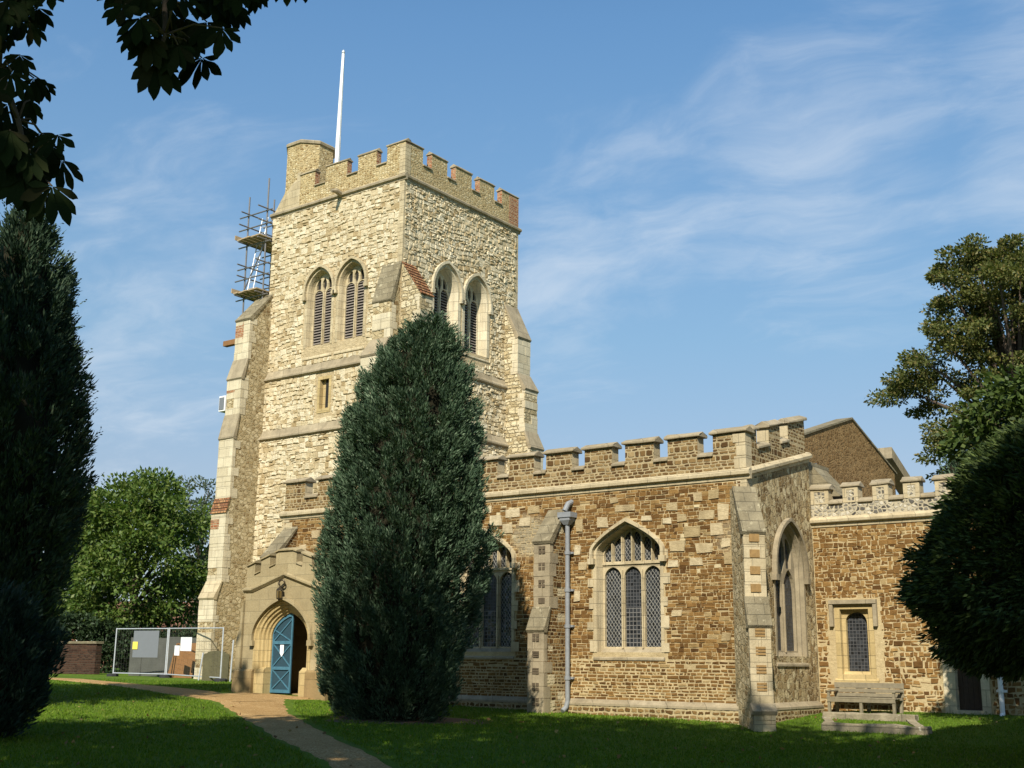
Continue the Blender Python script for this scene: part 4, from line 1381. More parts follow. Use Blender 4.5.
mb.add([(AX0 + .3, AY + .34, 6.2), (AX1 - .3, AY + .34, 6.2), (AX1 - .3, 32.3, 7.0), (AX0 + .3, 32.3, 7.0),
        (AX0 + .3, AY + .34, 6.0), (AX1 - .3, AY + .34, 6.0), (AX1 - .3, 32.3, 6.8), (AX0 + .3, 32.3, 6.8)],
       [(0, 1, 2, 3), (7, 6, 5, 4), (0, 4, 5, 1), (1, 5, 6, 2), (2, 6, 7, 3), (3, 7, 4, 0)])
part('roof', mb, 'roof_lead', aisle)


def flush_squares(bt, name, mat, fr, u, d, zs, w):
    """small squares of darker stone let into the buttress face, each a sub-part"""
    for z, kind in zs:
        mb = MB()
        F_ = lambda a, b, c: fr(a + u, b, c + d)
        if kind == 0:
            mb.fbox(F_, -w / 2, w / 2, z - w * .38, z + w * .38, -0.02, 0.033)
        elif kind == 1:
            for a in (-1, 1):
                mb.fbox(F_, a * w * 0.29 - w * 0.22, a * w * 0.29 + w * 0.22, z - w / 2, z - 0.015, -0.02, 0.033)
                mb.fbox(F_, a * w * 0.29 - w * 0.22, a * w * 0.29 + w * 0.22, z + 0.015, z + w / 2, -0.02, 0.033)
        else:
            for q in (-1, 0, 1):
                mb.fbox(F_, -w / 2, w / 2, z + q * w * 0.30 - w * 0.10, z + q * w * 0.30 + w * 0.10, -0.02, 0.033)
        part(name, mb, mat, bt)


# buttress on the south wall
bf = S(AY)
b1 = buttress(bf, -19.06, -18.55, [(0.0, 5.42), (0.72, 4.55), (0.72, 2.75), (0.98, 2.2), (0.98, -0.3)], ['ironstone', 'lime_grey'], ['lichen_stone', 'lichen_stone'],
              label='slim two stage buttress with chequered flint squares')
for d, zs in ((0.72, [(4.30, 1), (3.86, 1), (3.40, 1), (2.95, 0)]), (0.98, [(1.98, 1), (1.55, 2), (1.12, 2), (0.72, 1), (0.34, 1)])):
    flush_squares(b1, 'flint_panel', 'flint_dark', bf, -18.8, d, zs, 0.20)
# weathered patch on the wall above it
# diagonal buttress at the corner
q2 = math.sqrt(0.5)
df = DIAG(AX1, AY, q2, -q2)
b2 = buttress(df, -0.34, 0.18, [(0.0, 5.62), (0.62, 4.5), (0.62, 2.9), (0.80, 2.28), (0.80, 0.42), (0.92, 0.3), (0.92, -0.3)], ['clunch_brown', 'lime'], ['lichen_stone', 'lichen_stone', 'lime_grey'],
              label='diagonal corner buttress with pale ashlar face and brown stone squares', quoin=False)
flush_squares(b2, 'stone_panel', 'iron_square', df, -0.08, 0.62, [(4.33, 0), (3.95, 0), (3.55, 0), (3.13, 0)], 0.25)
flush_squares(b2, 'stone_panel', 'iron_square', df, -0.08, 0.80, [(2.08, 2), (1.66, 2), (1.24, 2), (0.84, 2)], 0.24)
# buttress at the west end behind the porch
buttress(S(AY), -29.75, -29.2, [(0.0, 5.55), (0.95, 4.55), (0.95, -0.2)], ['ironstone', 'lime'], ['lichen_stone'])

# rainwater pipe with hopper
pb = MB()
px_ = -18.36
pb.tube([(px_, AY - 0.16, 0.32), (px_, AY - 0.16, 5.02)], 0.062, 12)
for z in (0.9, 2.25, 3.2, 4.2):
    pb.lathe((px_, AY - 0.16, z), [(0.082, 0), (0.082, 0.09)], 12)
    pb.box(px_ - 0.13, px_ + 0.13, AY - 0.10, AY + 0.02, z + 0.02, z + 0.075)
pb.tube([(px_, AY - 0.16, 0.34), (px_ - 0.02, AY - 0.2, 0.2), (px_ - 0.04, AY - 0.34, 0.10)], 0.065, 12)
pipe = part('downpipe', pb, 'lead', label='grey lead downpipe with a square hopper head')
hb = MB()
hb.add([(px_ + sx * a, AY - 0.17 + sy * b, z) for z, a, b in ((5.0, 0.07, 0.07), (5.12, 0.16, 0.14), (5.2, 0.16, 0.14), (5.2, 0.215, 0.165), (5.34, 0.215, 0.165)) for sx, sy in ((-1, -1), (1, -1), (1, 1), (-1, 1))],
       [(i * 4 + j, i * 4 + (j + 1) % 4, i * 4 + 4 + (j + 1) % 4, i * 4 + 4 + j) for i in range(4) for j in range(4)] + [(3, 2, 1, 0), (16, 17, 18, 19)])
part('hopper', hb, 'lead', pipe)
sb = MB()
sb.tube([(px_ + 0.03, AY + 0.1, 5.68), (px_ + 0.02, AY - 0.16, 5.58), (px_ - 0.03, AY - 0.25, 5.38)], 0.075, 10)
part('outlet', sb, 'lead', pipe)

# ---- nave
nb = MB()
GX = -13.75
nb.slab(E_(GX), [(TY0, 0), (39.85, 0), (39.85, 7.75), (36.15, 8.98), (TY0, 7.86)], [], -0.45, 0.0, 0)
nb.box(TX1 + 0.3, GX - 0.46, TY0 + 0.05, 39.8, -0.2, 6.9, 1)
nave = part('nave', nb, ['gable_rubble', 'ironstone'], label='nave with a low brown rubble gable')
cb = MB()
for a, b in (((TY0 - 0.05, 7.845), (36.15, 8.98)), ((36.15, 8.98), (40.0, 7.70))):
    profile_run(cb, E_(GX), a[0], b[0], [(0.04, 0.0), (0.04, 0.06), (-0.5, 0.06), (-0.5, 0.0)], lambda u, a=a, b=b: a[1] + (b[1] - a[1]) * (u - a[0]) / (b[0] - a[0]) - 0.004)
part('coping', cb, 'lichen_stone', nave)
rb = MB()
rb.add([(TX1 + 0.3, TY0, 6.95), (GX - 0.47, TY0, 6.95), (GX - 0.47, 36.1, 7.7), (TX1 + 0.3, 36.1, 7.7), (GX - 0.47, 39.85, 6.95), (TX1 + 0.3, 39.85, 6.95)], [(0, 1, 2, 3), (3, 2, 4, 5)])
part('roof', rb, 'roof_lead', nave)
# coping of a further gable beyond the nave
fb = MB()
fz = lambda u: 8.92 - (u - 43.15) * 0.46
profile_run(fb, E_(-14.9), 42.75, 46.5, [(0.1, -0.35), (0.1, 0.06), (-0.5, 0.06), (-0.5, -0.35)], fz)
fb.box(-15.4, -14.95, 42.75, 46.5, -0.2, 7.4)
part('far_gable', fb, 'lime_grey', label='pale coped gable end beyond the nave')

# ---- chancel aisle
CY = 31.0
CX1 = -1.5
cw = MB()
cwin = arch(-12.005, 0.30, 1.2, 2.45, 2.72, 6, 'round')
dhole = [(-9.52, -0.2), (-8.87, -0.2), (-8.87, 2.05), (-9.52, 2.05)]
cw.slab(S(CY), [(AX1 + 0.001, -0.3), (CX1, -0.3), (CX1, 5.1), (AX1 + 0.001, 5.1)], [[(-12.5, 1.02), (-11.53, 1.02), (-11.53, 2.9), (-12.5, 2.9)], dhole], -0.6, 0.0, 0)
cw.slab(E_(CX1), [(CY + 0.601, -0.3), (39, -0.3), (39, 5.1), (CY + 0.601, 5.1)], [], -0.6, 0.0, 0)
CH = [[(-12.72, 0.88), (-11.31, 0.88), (-11.31, 3.08), (-12.72, 3.08)], [(-9.80, -0.3), (-8.66, -0.3), (-8.66, 2.33), (-9.80, 2.33)]]
stone_facing(cw, S(CY), AX1 + 0.02, CX1, 0.10, 2.0, CH, 1, seed=61, h=(0.09, 0.18), l=(0.09, 0.26), gap=0.042, prot=(0.004, 0.026), jit=0.024, wave=0.03)
stone_facing(cw, S(CY), AX1 + 0.02, CX1, 2.0, 5.0, CH, 1, seed=62, h=(0.07, 0.15), l=(0.08, 0.24), gap=0.020, prot=(0.003, 0.020), jit=0.020, wave=0.02)
chan = part('chancel_aisle', cw, ['iron_mortar', 'iron_stone_chancel'], label='lower ironstone wall east of the aisle')
mb = MB()
profile_run(mb, S(CY), AX1, CX1 + 0.13, [(d, z + 5.17) for d, z in STRING])
part('string_course', mb, 'lime', chan)
cm = [(AX1 + 0.003, -12.55)] + [(-12.15 + 0.826 * k, -12.15 + 0.826 * k + 0.43) for k in range(0, 12)]
cm = [m_ for m_ in cm if m_[1] < CX1 - 0.3] + [(CX1 - 0.5, CX1)]
cpar = crenellation(S(CY), AX1 + 0.003, CX1, 5.27, 5.62, 6.04, cm, 0.32, ['flint', 'lime'], cop='lime_grey', cop_over=0.055)
for a, b in cm:      # pale stone edging of the flint panels
    fl = MB()
    fl.slab(S(CY), [(a + 0.003, 5.63), (b - 0.003, 5.63), (b - 0.003, 6.03), (a + 0.003, 6.03)], [[(a + 0.11, 5.66), (b - 0.11, 5.66), (b - 0.11, 5.97), (a + 0.11, 5.97)]] if b - a > 0.3 else [], -0.02, 0.012)
    part('stone_edging', fl, 'lime', cpar)
# square headed window
wb = MB()
wb.slab(S(CY), [(-12.54, 0.98), (-11.49, 0.98), (-11.49, 2.93), (-12.54, 2.93)], [[(-12.40, 1.12), (-11.62, 1.12), (-11.62, 2.8), (-12.40, 2.8)]], -0.12, 0.018)
wb.slab(S(CY), [(-12.42, 1.08), (-11.60, 1.08), (-11.60, 2.82), (-12.42, 2.82)], [arch(-12.01, 0.29, 1.2, 2.46, 2.73, 6, 'round')], -0.26, -0.13)
profile_run(wb, S(CY), -12.6, -11.43, [(-0.2, 0.9), (0.05, 0.9), (0.05, 0.96), (-0.13, 1.19), (-0.2, 1.19)])
cwn = part('window', wb, 'lime_gold', chan, label='small square headed golden stone window with one arched light')
gb = MB()
gb.fbox(S(CY), -12.4, -11.6, 1.1, 2.8, -0.27, -0.24)
part('window_glass', gb, 'glass_dark', chan)
hb = MB()
hb.fbox(S(CY), -12.66, -11.37, 2.935, 3.04, -0.02, 0.12)
for u in (-12.66, -11.47):
    hb.fbox(S(CY), u, u + 0.10, 2.35, 2.934, -0.02, 0.10)
part('hood_mould', hb, 'lime_grey', chan)
# door
db = MB()
db.fbox(S(CY), -9.79, -9.50, 0.0, 2.3, -0.25, 0.02)
db.fbox(S(CY), -8.89, -8.68, 0.0, 2.3, -0.25, 0.02)
db.fbox(S(CY), -9.501, -8.889, 2.05, 2.32, -0.25, 0.022)
db.fbox(S(CY), -9.6, -8.8, -0.1, 0.30, -0.3, 0.12)
cdoor = part('doorway', db, 'lime_white', label='narrow doorway with pale stone jambs')
db = MB()
for k in range(5):
    db.fbox(S(CY), -9.5 + 0.123 * k, -9.5 + 0.123 * (k + 1) - 0.008, 0.3, 2.06, -0.24, -0.2)
db.fbox(S(CY), -9.5, -8.89, 0.85, 0.90, -0.21, -0.185)
part('door', db, 'wood_dark', cdoor)
pb = MB()
pb.tube([(-8.40, CY - 0.12, 0.2), (-8.40, CY - 0.12, 5.0)], 0.06, 12)
for z in (0.75, 2.2, 3.7):
    pb.lathe((-8.40, CY - 0.12, z), [(0.08, 0), (0.08, 0.08)], 12)
    pb.box(-8.52, -8.28, CY - 0.08, CY + 0.02, z, z + 0.06)
pb.tube([(-8.40, CY - 0.12, 0.25), (-8.40, CY - 0.2, 0.16)], 0.065, 12)
part('downpipe', pb, 'white_paint', label='white painted downpipe on the chancel wall')
rb = MB()
rb.add([(AX1 + 0.05, CY + 0.3, 5.5), (CX1 - 0.3, CY + 0.3, 5.5), (CX1 - 0.3, 38.9, 6.6), (AX1 + 0.05, 38.9, 6.6),
        (AX1 + 0.05, CY + 0.3, 5.3), (CX1 - 0.3, CY + 0.3, 5.3), (CX1 - 0.3, 38.9, 5.3), (AX1 + 0.05, 38.9, 5.3)],
       [(0, 1, 2, 3), (7, 6, 5, 4), (0, 4, 5, 1), (1, 5, 6, 2), (2, 6, 7, 3), (3, 7, 4, 0)])
part('roof', rb, 'roof_lead', chan)
fb = MB()    # stub of wall and sloping flashing where the aisle meets the nave
fb.box(AX1 - 0.9, AX1 - 0.02, 31.0, 32.45, 0.0, 6.85)
fb.add([(AX1 - 0.02, 31.25, 5.9), (AX1 - 0.02, 32.28, 5.9), (AX1 - 0.02, 31.25, 6.75), (AX1 - 0.02, 32.28, 6.75), (-12.3, 31.25, 5.85), (-12.3, 32.28, 5.85)],
       [(0, 1, 3, 2), (0, 4, 5, 1), (2, 3, 5, 4), (0, 2, 4), (1, 5, 3)])
part('flashing', fb, 'lichen_stone', chan)

# ---- porch
PY = 24.2
pc = -26.52
PF = S(PY)
pw = MB()
PA = lambda hw: arch(pc, hw, 0.1, 1.98, 2.68 + (hw - 0.76) * 0.85, 14, 'soft')
pw.slab(PF, [(-28.2, 0.1), (-24.8, 0.1), (-24.8, 3.36), (pc + 1.38, 3.38), (pc, 3.77), (pc - 1.38, 3.38), (-28.2, 3.36)], [PA(1.13)], -0.5, 0.0, 0)
pw.box(-28.2, -27.75, PY + 0.501, AY, 0.1, 3.36, 0)
pw.box(-25.25, -24.8, PY + 0.501, AY, 0.1, 3.36, 0)
pw.box(-27.75, -25.25, PY + 0.5, AY, 0.1, 0.385, 1)
porch = part('porch', pw, ['porch', 'porch_base'], label='small gabled tan stone porch with stepped battlements')
ob = MB()
seq = [(1.13, 0.012), (1.09, -0.04), (1.02, -0.055), (1.00, -0.11), (0.93, -0.125), (0.91, -0.19), (0.84, -0.205), (0.82, -0.26), (0.765, -0.275), (0.755, -0.40), (0.755, -0.52)]
for (a, da), (b, db_) in zip(seq, seq[1:]):
    ob.loft(PF, PA(a), da, PA(b), db_)
ob.band(PF, PA(1.125), PA(1.20), -0.02, 0.014)
for s in (-1, 1):
    u0, u1 = sorted((pc + s * 0.75, pc + s * 1.06))
    ob.fbox(PF, u0, u1, 0.1, 1.02, -0.46, -0.03)
    profile_run(ob, PF, u0 + 0.02, u1 - 0.01, [(-0.46, 1.02), (-0.03, 1.02), (-0.14, 1.12), (-0.46, 1.12)])
part('door_arch', ob, 'lime_gold', porch, label='moulded golden stone arch')
part('hood_mould', hood(PF, pc, 1.20, 1.98, 2.68 + 0.44 * 0.85, 'soft', 0.07, 0.11, 0.10), 'porch', porch)
mb = MB()
for a, b in (((-28.27, 3.38), (pc - 1.38, 3.38)), ((pc - 1.38, 3.38), (pc, 3.79)), ((pc, 3.79), (pc + 1.38, 3.38)), ((pc + 1.38, 3.38), (-24.73, 3.38))):
    profile_run(mb, PF, a[0], b[0], [(-0.03, -0.10), (0.02, -0.10), (0.09, -0.03), (0.09, 0.02), (-0.03, 0.07)], lambda u, a=a, b=b: a[1] + (b[1] - a[1]) * (u - a[0]) / (b[0] - a[0]))
part('string_course', mb, 'porch', porch)
zt = lambda u: 4.47 - max(0, abs(u - pc) - 0.3) * 0.30
zl = lambda u: 3.37 + max(0, 1.38 - abs(u - pc)) * 0.287
edges = [-28.2, -27.86, -27.60, -27.22, -26.96, -26.08, -25.82, -25.44, -25.18, -24.8]
top = []
for i in range(0, len(edges), 2):
    a, b = edges[i], edges[i + 1]
    za_, zb_ = zt(a), zt(b)
    seg = [(a, za_)]
    if a < pc - 0.3 < b:
        seg.append((pc - 0.3, 4.47))
    if a < pc + 0.3 < b:
        seg.append((pc + 0.3, 4.47))
    seg.append((b, zb_))
    top += seg
    if i + 2 < len(edges):
        c = edges[i + 2]
        top += [(b, zb_ - 0.34), (c, zt(c) - 0.34)]
base = [(-28.2, 3.37), (pc - 1.38, 3.37), (pc, 3.766), (pc + 1.38, 3.37), (-24.8, 3.37)]
mb = MB()
mb.slab(PF, base + list(reversed(top)), [], -0.3, 0.0, 0)
par = part('parapet', mb, 'porch', porch)
cp = MB()
for i in range(0, len(edges), 2):
    a, b = edges[i], edges[i + 1]
    cuts = [a] + [c for c in (pc - 0.3, pc + 0.3) if a < c < b] + [b]
    for p, q in zip(cuts, cuts[1:]):
        profile_run(cp, PF, p - (0.03 if p == a else 0), q + (0.03 if q == b else 0), [(0.05, 0.0), (0.05, 0.04), (-0.15, 0.10), (-0.35, 0.04), (-0.35, 0.0)],
                    lambda u, p=p, q=q: zt(p) + (zt(q) - zt(p)) * (u - p) / (q - p))
    if i + 2 < len(edges):
        c = edges[i + 2]
        profile_run(cp, PF, b + 0.002, c - 0.002, [(0.04, 0.0), (0.04, 0.03), (-0.15, 0.07), (-0.34, 0.03), (-0.34, 0.0)], lambda u, b=b, c=c: zt(b) - 0.345 + (zt(c) - zt(b)) * (u - b) / (c - b))
part('coping', cp, 'porch', porch)
rb = MB()
rb.add([(-28.0, PY + 0.3, 3.4), (pc, PY + 0.3, 3.9), (-24.7, PY + 0.3, 3.4), (-28.0, AY, 3.4), (pc, AY, 3.9), (-24.7, AY, 3.4)], [(0, 1, 4, 3), (1, 2, 5, 4)])
rb.box(-27.75, -25.25, PY + 0.51, AY, 3.2, 3.3)
part('roof', rb, 'roof_lead', porch)
for s in (-1, 1):
    x0, x1 = sorted((pc + s * 1.68, pc + s * 1.92))
    bb = MB()
    o_ = pc + s * 1.705
    e_ = pc + s * 1.92
    bb.add([(o_, PY - 0.06, 0.1), (e_, PY - 0.06, 0.1), (e_, PY - 0.06, 1.9), (pc + s * 1.80, PY - 0.06, 2.25), (pc + s * 1.80, PY - 0.06, 2.72), (o_, PY - 0.06, 3.05),
            (o_, PY + 0.6, 0.1), (e_, PY + 0.6, 0.1), (e_, PY + 0.6, 1.9), (pc + s * 1.80, PY + 0.6, 2.25), (pc + s * 1.80, PY + 0.6, 2.72), (o_, PY + 0.6, 3.05)],
           [(0, 1, 2, 3, 4, 5), (11, 10, 9, 8, 7, 6), (0, 6, 7, 1), (1, 7, 8, 2), (2, 8, 9, 3), (3, 9, 10, 4), (4, 10, 11, 5), (5, 11, 6, 0)])
    bo = part('buttress', bb, 'porch', porch)
    bb = MB()
    u0, u1 = sorted((pc + s * 1.12, pc + s * 1.96))
    bb.fbox(PF, u0, u1, 0.1, 1.0, -0.02, 0.10)
    profile_run(bb, PF, u0, u1, [(-0.02, 1.0), (0.10, 1.0), (0.03, 1.06), (-0.02, 1.06)])
    part('plinth', bb, 'porch_base', porch)
# blue door: one leaf closed, one leaf swung in
def door_leaf(fr, flip, name='door', label=None):
    h = arch_h(0.76, 0.70, 'soft')
    L = 0.75
    ee = 0.0 if flip else 0.09
    Z0 = 0.40
    T = lambda u: 1.98 + h(u) - 0.012
    n = 14
    outer = [(-L, Z0), (-0.01 + ee, Z0)] + [(-0.01 + ee - (L - 0.01 + ee) * i / n, T(-0.01 + ee - (L - 0.01 + ee) * i / n)) for i in range(n + 1)]
    if flip:
        outer = [(-u, z) for u, z in reversed(outer)]
    w = 0.045
    rails = [Z0 + 0.09, 1.05, 1.14, 1.78, 1.87]
    holes = []
    for a, b in ((rails[0], rails[1]), (rails[2], rails[3])):
        holes.append([(-L + w, a), (-0.01 + ee - w, a), (-0.01 + ee - w, b), (-L + w, b)])
    hh = [(-L + w, rails[4]), (-0.01 + ee - w, rails[4])] + [(u, T(u) - 0.085) for u in np.linspace(-0.01 + ee - w, -L + w, 9)]
    hh = [(u, max(z, rails[4] + 0.004)) for u, z in hh]
    holes.append(hh)
    if flip:
        holes = [[(-u, z) for u, z in reversed(H)] for H in holes]
    sg = -1 if flip else 1
    mb = MB()
    mb.slab(fr, outer, holes, -0.36, -0.315)
    for a, b, t2 in ((rails[0], rails[1], None), (rails[2], rails[3], None), (rails[4], 2.50, 1)):
        ua, ub = -L + w, -0.01 + ee - w
        for (p, q) in (((ua, a), (ub, b)), ((ua, b if not t2 else 2.2), (ub, a))):
            p = (p[0] * sg, p[1]); q = (q[0] * sg, q[1])
            ln = math.hypot(q[0] - p[0], q[1] - p[1])
            nx, nz = -(q[1] - p[1]) / ln * 0.016, (q[0] - p[0]) / ln * 0.016
            mb.slab(fr, [(p[0] - nx, p[1] - nz), (q[0] - nx, q[1] - nz), (q[0] + nx, q[1] + nz), (p[0] + nx, p[1] + nz)], [], -0.348 - (0.002 if p[1] < q[1] else 0), -0.326 + (0.003 if p[1] < q[1] else 0))
    d = part(name, mb, 'blue_paint', porch, label)
    return outer


PFC = lambda u, v, d: PF(u + pc, v, d)
lo = door_leaf(PFC, False, 'door', 'blue door leaf with crossed braces')
nb_ = MB()
nb_.slab(PFC, lo, [], -0.356, -0.350)
part('door_netting', nb_, 'blue_dark', porch)
# the other leaf is swung back against the inner side wall
FO = lambda u, v, d: (pc + 0.80 + (d + 0.34), PY + 0.42 + (0.76 - u), v)
door_leaf(FO, True, 'door', 'blue door leaf swung back inside the porch')
ib = MB()
ib.box(-25.80, -25.27, 25.3, 26.9, 0.38, 0.80)
part('stone_bench', ib, 'porch_base', porch)
ib = MB()
ib.slab(S(AY - 0.02), arch(pc, 0.6, 0.38, 1.7, 2.45, 8, 'point'), [], -0.01, 0.012)
part('inner_door', ib, 'wood_dark', porch)


# ------------------------------------------------------------------ small things on and round the church
# notice on the door
nb_ = MB()
PFC = lambda u, v, d: PF(u + pc, v, d)
nb_.slab(PFC, [(-0.40, 1.52), (-0.325, 1.42), (-0.25, 1.52), (-0.25, 1.76), (-0.40, 1.76)], [], -0.322, -0.312)
tag(nb_.build('notice', 'white_sheet'), 'small white notice pinned to the blue porch door', 'notice')

# lantern over the porch door
LZ = 3.22
lan = thing('wall_lantern', 'dark bronze lantern hanging from a scrolled bracket above the porch arch', 'lantern', (pc - 0.02, PY - 0.1, LZ))
lb = MB()
sc = [(pc - 0.02 + 0.02 + 0.10 * math.cos(a) * (1 - a / 12), PY - 0.10 - 0.02 * a, LZ + 0.30 + 0.10 * math.sin(a) * (1 - a / 12)) for a in np.linspace(-2.4, 4.6, 18)]
lb.tube([(pc - 0.12, PY + 0.03, LZ + 0.20)] + sc, 0.024, 6)
lb.build('bracket', 'bronze', lan)
lb = MB()
lb.lathe((pc - 0.02, PY - 0.16, LZ - 0.16), [(0.02, -0.04), (0.045, -0.02), (0.09, 0.0), (0.095, 0.02)], 6)
lb.lathe((pc - 0.02, PY - 0.16, LZ + 0.09), [(0.11, 0.0), (0.09, 0.04), (0.035, 0.08), (0.018, 0.13)], 6)
for a in range(6):
    q = a * math.pi / 3
    lb.tube([(pc - 0.02 + 0.09 * math.cos(q), PY - 0.16 + 0.09 * math.sin(q), LZ - 0.14), (pc - 0.02 + 0.10 * math.cos(q), PY - 0.16 + 0.10 * math.sin(q), LZ + 0.1)], 0.011, 5)
lb.build('lantern_frame', 'bronze', lan)
lb = MB()
lb.lathe((pc - 0.02, PY - 0.16, LZ - 0.13), [(0.07, 0), (0.08, 0.20)], 6)
lb.build('lantern_glass', 'lamp_glass', lan)

# flagpole on the tower
fp = thing('flagpole', 'white flagpole without a flag standing on the tower roof', 'flagpole', (-34.95, 33.6, 20.1))
fb = MB()
fb.tube([(-34.95, 33.6, 20.1), (-34.93, 33.6, 23.4)], [0.115, 0.11], 10)
fb.tube([(-34.93, 33.6, 23.4), (-34.87, 33.6, 27.35)], [0.105, 0.065], 10)
fb.build('pole', 'white_paint', fp)
fb = MB()
fb.lathe((-34.87, 33.6, 27.35), [(0.03, 0), (0.07, 0.04), (0.075, 0.1), (0.04, 0.17), (0.01, 0.2)], 10)
fb.build('finial', 'galv', fp)
fb = MB()
fb.tube([(-34.80, 33.52, 21.0), (-34.82, 33.54, 24.5), (-34.80, 33.58, 27.2)], 0.012, 5)
fb.build('halyard', 'white_paint', fp)

# scaffold clinging to the tower's far flank
sca = thing('scaffold', 'steel tube scaffold with two board platforms hung on the side of the tower', 'scaffold', (-38.0, 33.0, 16.5))
SX = (-38.75, -37.55)
SYs = (32.15, 33.55, 34.9)
for i, x in enumerate(SX):
    for j, y in enumerate(SYs):
        m = MB()
        m.tube([(x, y, 15.4 + 0.5 * i), (x - 0.02, y, 20.75 + 0.35 * ((i + j) % 2) + (0.3 if i == 0 else 0.55))], 0.035, 8)
        m.build('upright_tube', 'scaffold_steel', sca)
zz = [(16.35, 'a'), (17.25, 'b'), (17.75, 'b'), (18.75, 'a'), (19.55, 'b'), (20.15, 'b')]
for z, kd in zz:
    for y in (32.10, 33.50):
        m = MB()
        m.tube([(-39.15 - random.uniform(0, .25), y, z), (-37.2, y, z + random.uniform(-0.02, 0.02))], 0.032, 8)
        m.build('transom_tube', 'scaffold_steel', sca)
    for x in SX:
        m = MB()
        m.tube([(x + 0.05, 31.7 - random.uniform(0, 0.15), z + 0.07), (x + 0.05, 35.3, z + 0.07)], 0.032, 8)
        m.build('ledger_tube', 'scaffold_steel', sca)
for z in (16.55, 18.95):
    for k in range(5):
        m = MB()
        x = -38.98 + k * 0.30
        y0 = 31.75 + random.uniform(-0.15, 0.1)
        m.box(x, x + 0.27, y0, 35.2, z, z + 0.05)
        m.build('board', 'wood_pale', sca)
    m = MB()
    m.box(-39.06, -39.02, 31.7, 35.2, z + 0.052, z + 0.25)
    m.build('toe_board', 'wood_pale', sca)
for a, b in (((-38.75, 32.15, 15.45), (-37.5, 32.15, 16.3)), ((-38.75, 33.5, 15.45), (-37.5, 33.5, 16.3)), ((-38.75, 32.15, 15.5), (-38.75, 33.5, 16.4)), ((-38.77, 32.12, 16.7), (-37.55, 32.12, 18.7))):
    m = MB()
    m.tube([a, b], 0.03, 8)
    m.build('brace_tube', 'scaffold_steel', sca)
m = MB()
for s in (-0.18, 0.18):
    m.tube([(-38.2 + s, 32.0, 16.6), (-38.2 + s, 32.6, 20.1)], 0.025, 6)
for k in range(12):
    f = (k + 0.5) / 12
    m.tube([(-38.38, 32.0 + 0.6 * f, 16.6 + 3.5 * f), (-38.02, 32.0 + 0.6 * f, 16.6 + 3.5 * f)], 0.015, 6)
m.build('ladder', 'galv', sca)

m = MB()
m.box(-38.75, -37.5, 31.2, 31.42, 14.08, 14.30)
tag(m.build('timber_beam', 'wood_brown', bevel=0.01), 'short brown timber beam jutting out beside the tower buttress below the scaffold', 'beam')
fl = thing('floodlight', 'square white floodlight box on the outer side of the tower buttress', 'floodlight', (-38.05, 31.2, 11.4))
m = MB()
m.box(-38.45, -38.06, 30.95, 31.35, 11.2, 11.85)
m.build('housing', 'white_paint', fl, bevel=0.02)
m = MB()
m.box(-38.40, -38.11, 30.93, 30.949, 11.27, 11.78)
m.build('lens', 'grey_sheet', fl)
m = MB()
m.box(-38.06, -37.9, 31.1, 31.2, 11.45, 11.55)
m.build('mounting_arm', 'galv', fl)

# ---- bench under the small window
bz = gz(-11.7, 30.2)
bx0, bx1, by = -12.48, -10.72, 30.2
bench = thing('bench', 'weathered grey wooden bench below the small square headed window', 'bench', (-11.67, by, bz))
for x in (bx0, (bx0 + bx1) / 2 - 0.04, bx1 - 0.08):
    m = MB()
    m.box(x, x + 0.07, by - 0.12, by - 0.05, bz - 0.05, bz + 0.38)
    m.build('leg', 'wood_grey', bench)
    m = MB()
    m.add([(x, by + 0.36, bz - 0.05), (x + 0.07, by + 0.36, bz - 0.05), (x + 0.07, by + 0.44, bz - 0.05), (x, by + 0.44, bz - 0.05),
           (x, by + 0.50, bz + 0.74), (x + 0.07, by + 0.50, bz + 0.74), (x + 0.07, by + 0.56, bz + 0.74), (x, by + 0.56, bz + 0.74)],
          [(0, 1, 2, 3), (4, 7, 6, 5), (0, 4, 5, 1), (1, 5, 6, 2), (2, 6, 7, 3), (3, 7, 4, 0)])
    m.build('leg', 'wood_grey', bench)
for k in range(4):
    m = MB()
    m.box(bx0 - 0.02, bx1 + 0.02, by - 0.14 + k * 0.135, by - 0.03 + k * 0.135, bz + 0.382, bz + 0.41)
    m.build('seat_slat', 'wood_grey', bench, bevel=0.006)
m = MB()
m.box(bx0, bx1, by - 0.135, by - 0.105, bz + 0.29, bz + 0.38)
m.build('seat_rail', 'wood_grey', bench, bevel=0.006)
for k, (za, zb_) in enumerate(((0.42, 0.51), (0.525, 0.62), (0.635, 0.77))):
    m = MB()
    o = 0.0 if k < 2 else 0.0
    m.add([(x, y, z) for z, yy in ((bz + za, by + 0.425 + za * 0.07), (bz + zb_, by + 0.425 + zb_ * 0.07)) for y in (yy - 0.02, yy + 0.015) for x in (bx0 - 0.03, bx1 + 0.03)],
          [(0, 2, 3, 1), (4, 5, 7, 6), (0, 1, 5, 4), (2, 6, 7, 3), (0, 4, 6, 2), (1, 3, 7, 5)])
    m.build('back_slat', 'wood_grey', bench, bevel=0.006)
for x in (bx0, bx1 - 0.07):
    m = MB()
    m.box(x - 0.01, x + 0.08, by - 0.14, by + 0.47, bz + 0.54, bz + 0.58)
    m.build('armrest', 'wood_grey', bench, bevel=0.008)
    m = MB()
    m.box(x, x + 0.06, by - 0.12, by - 0.06, bz + 0.38, bz + 0.54)
    m.build('arm_post', 'wood_grey', bench)


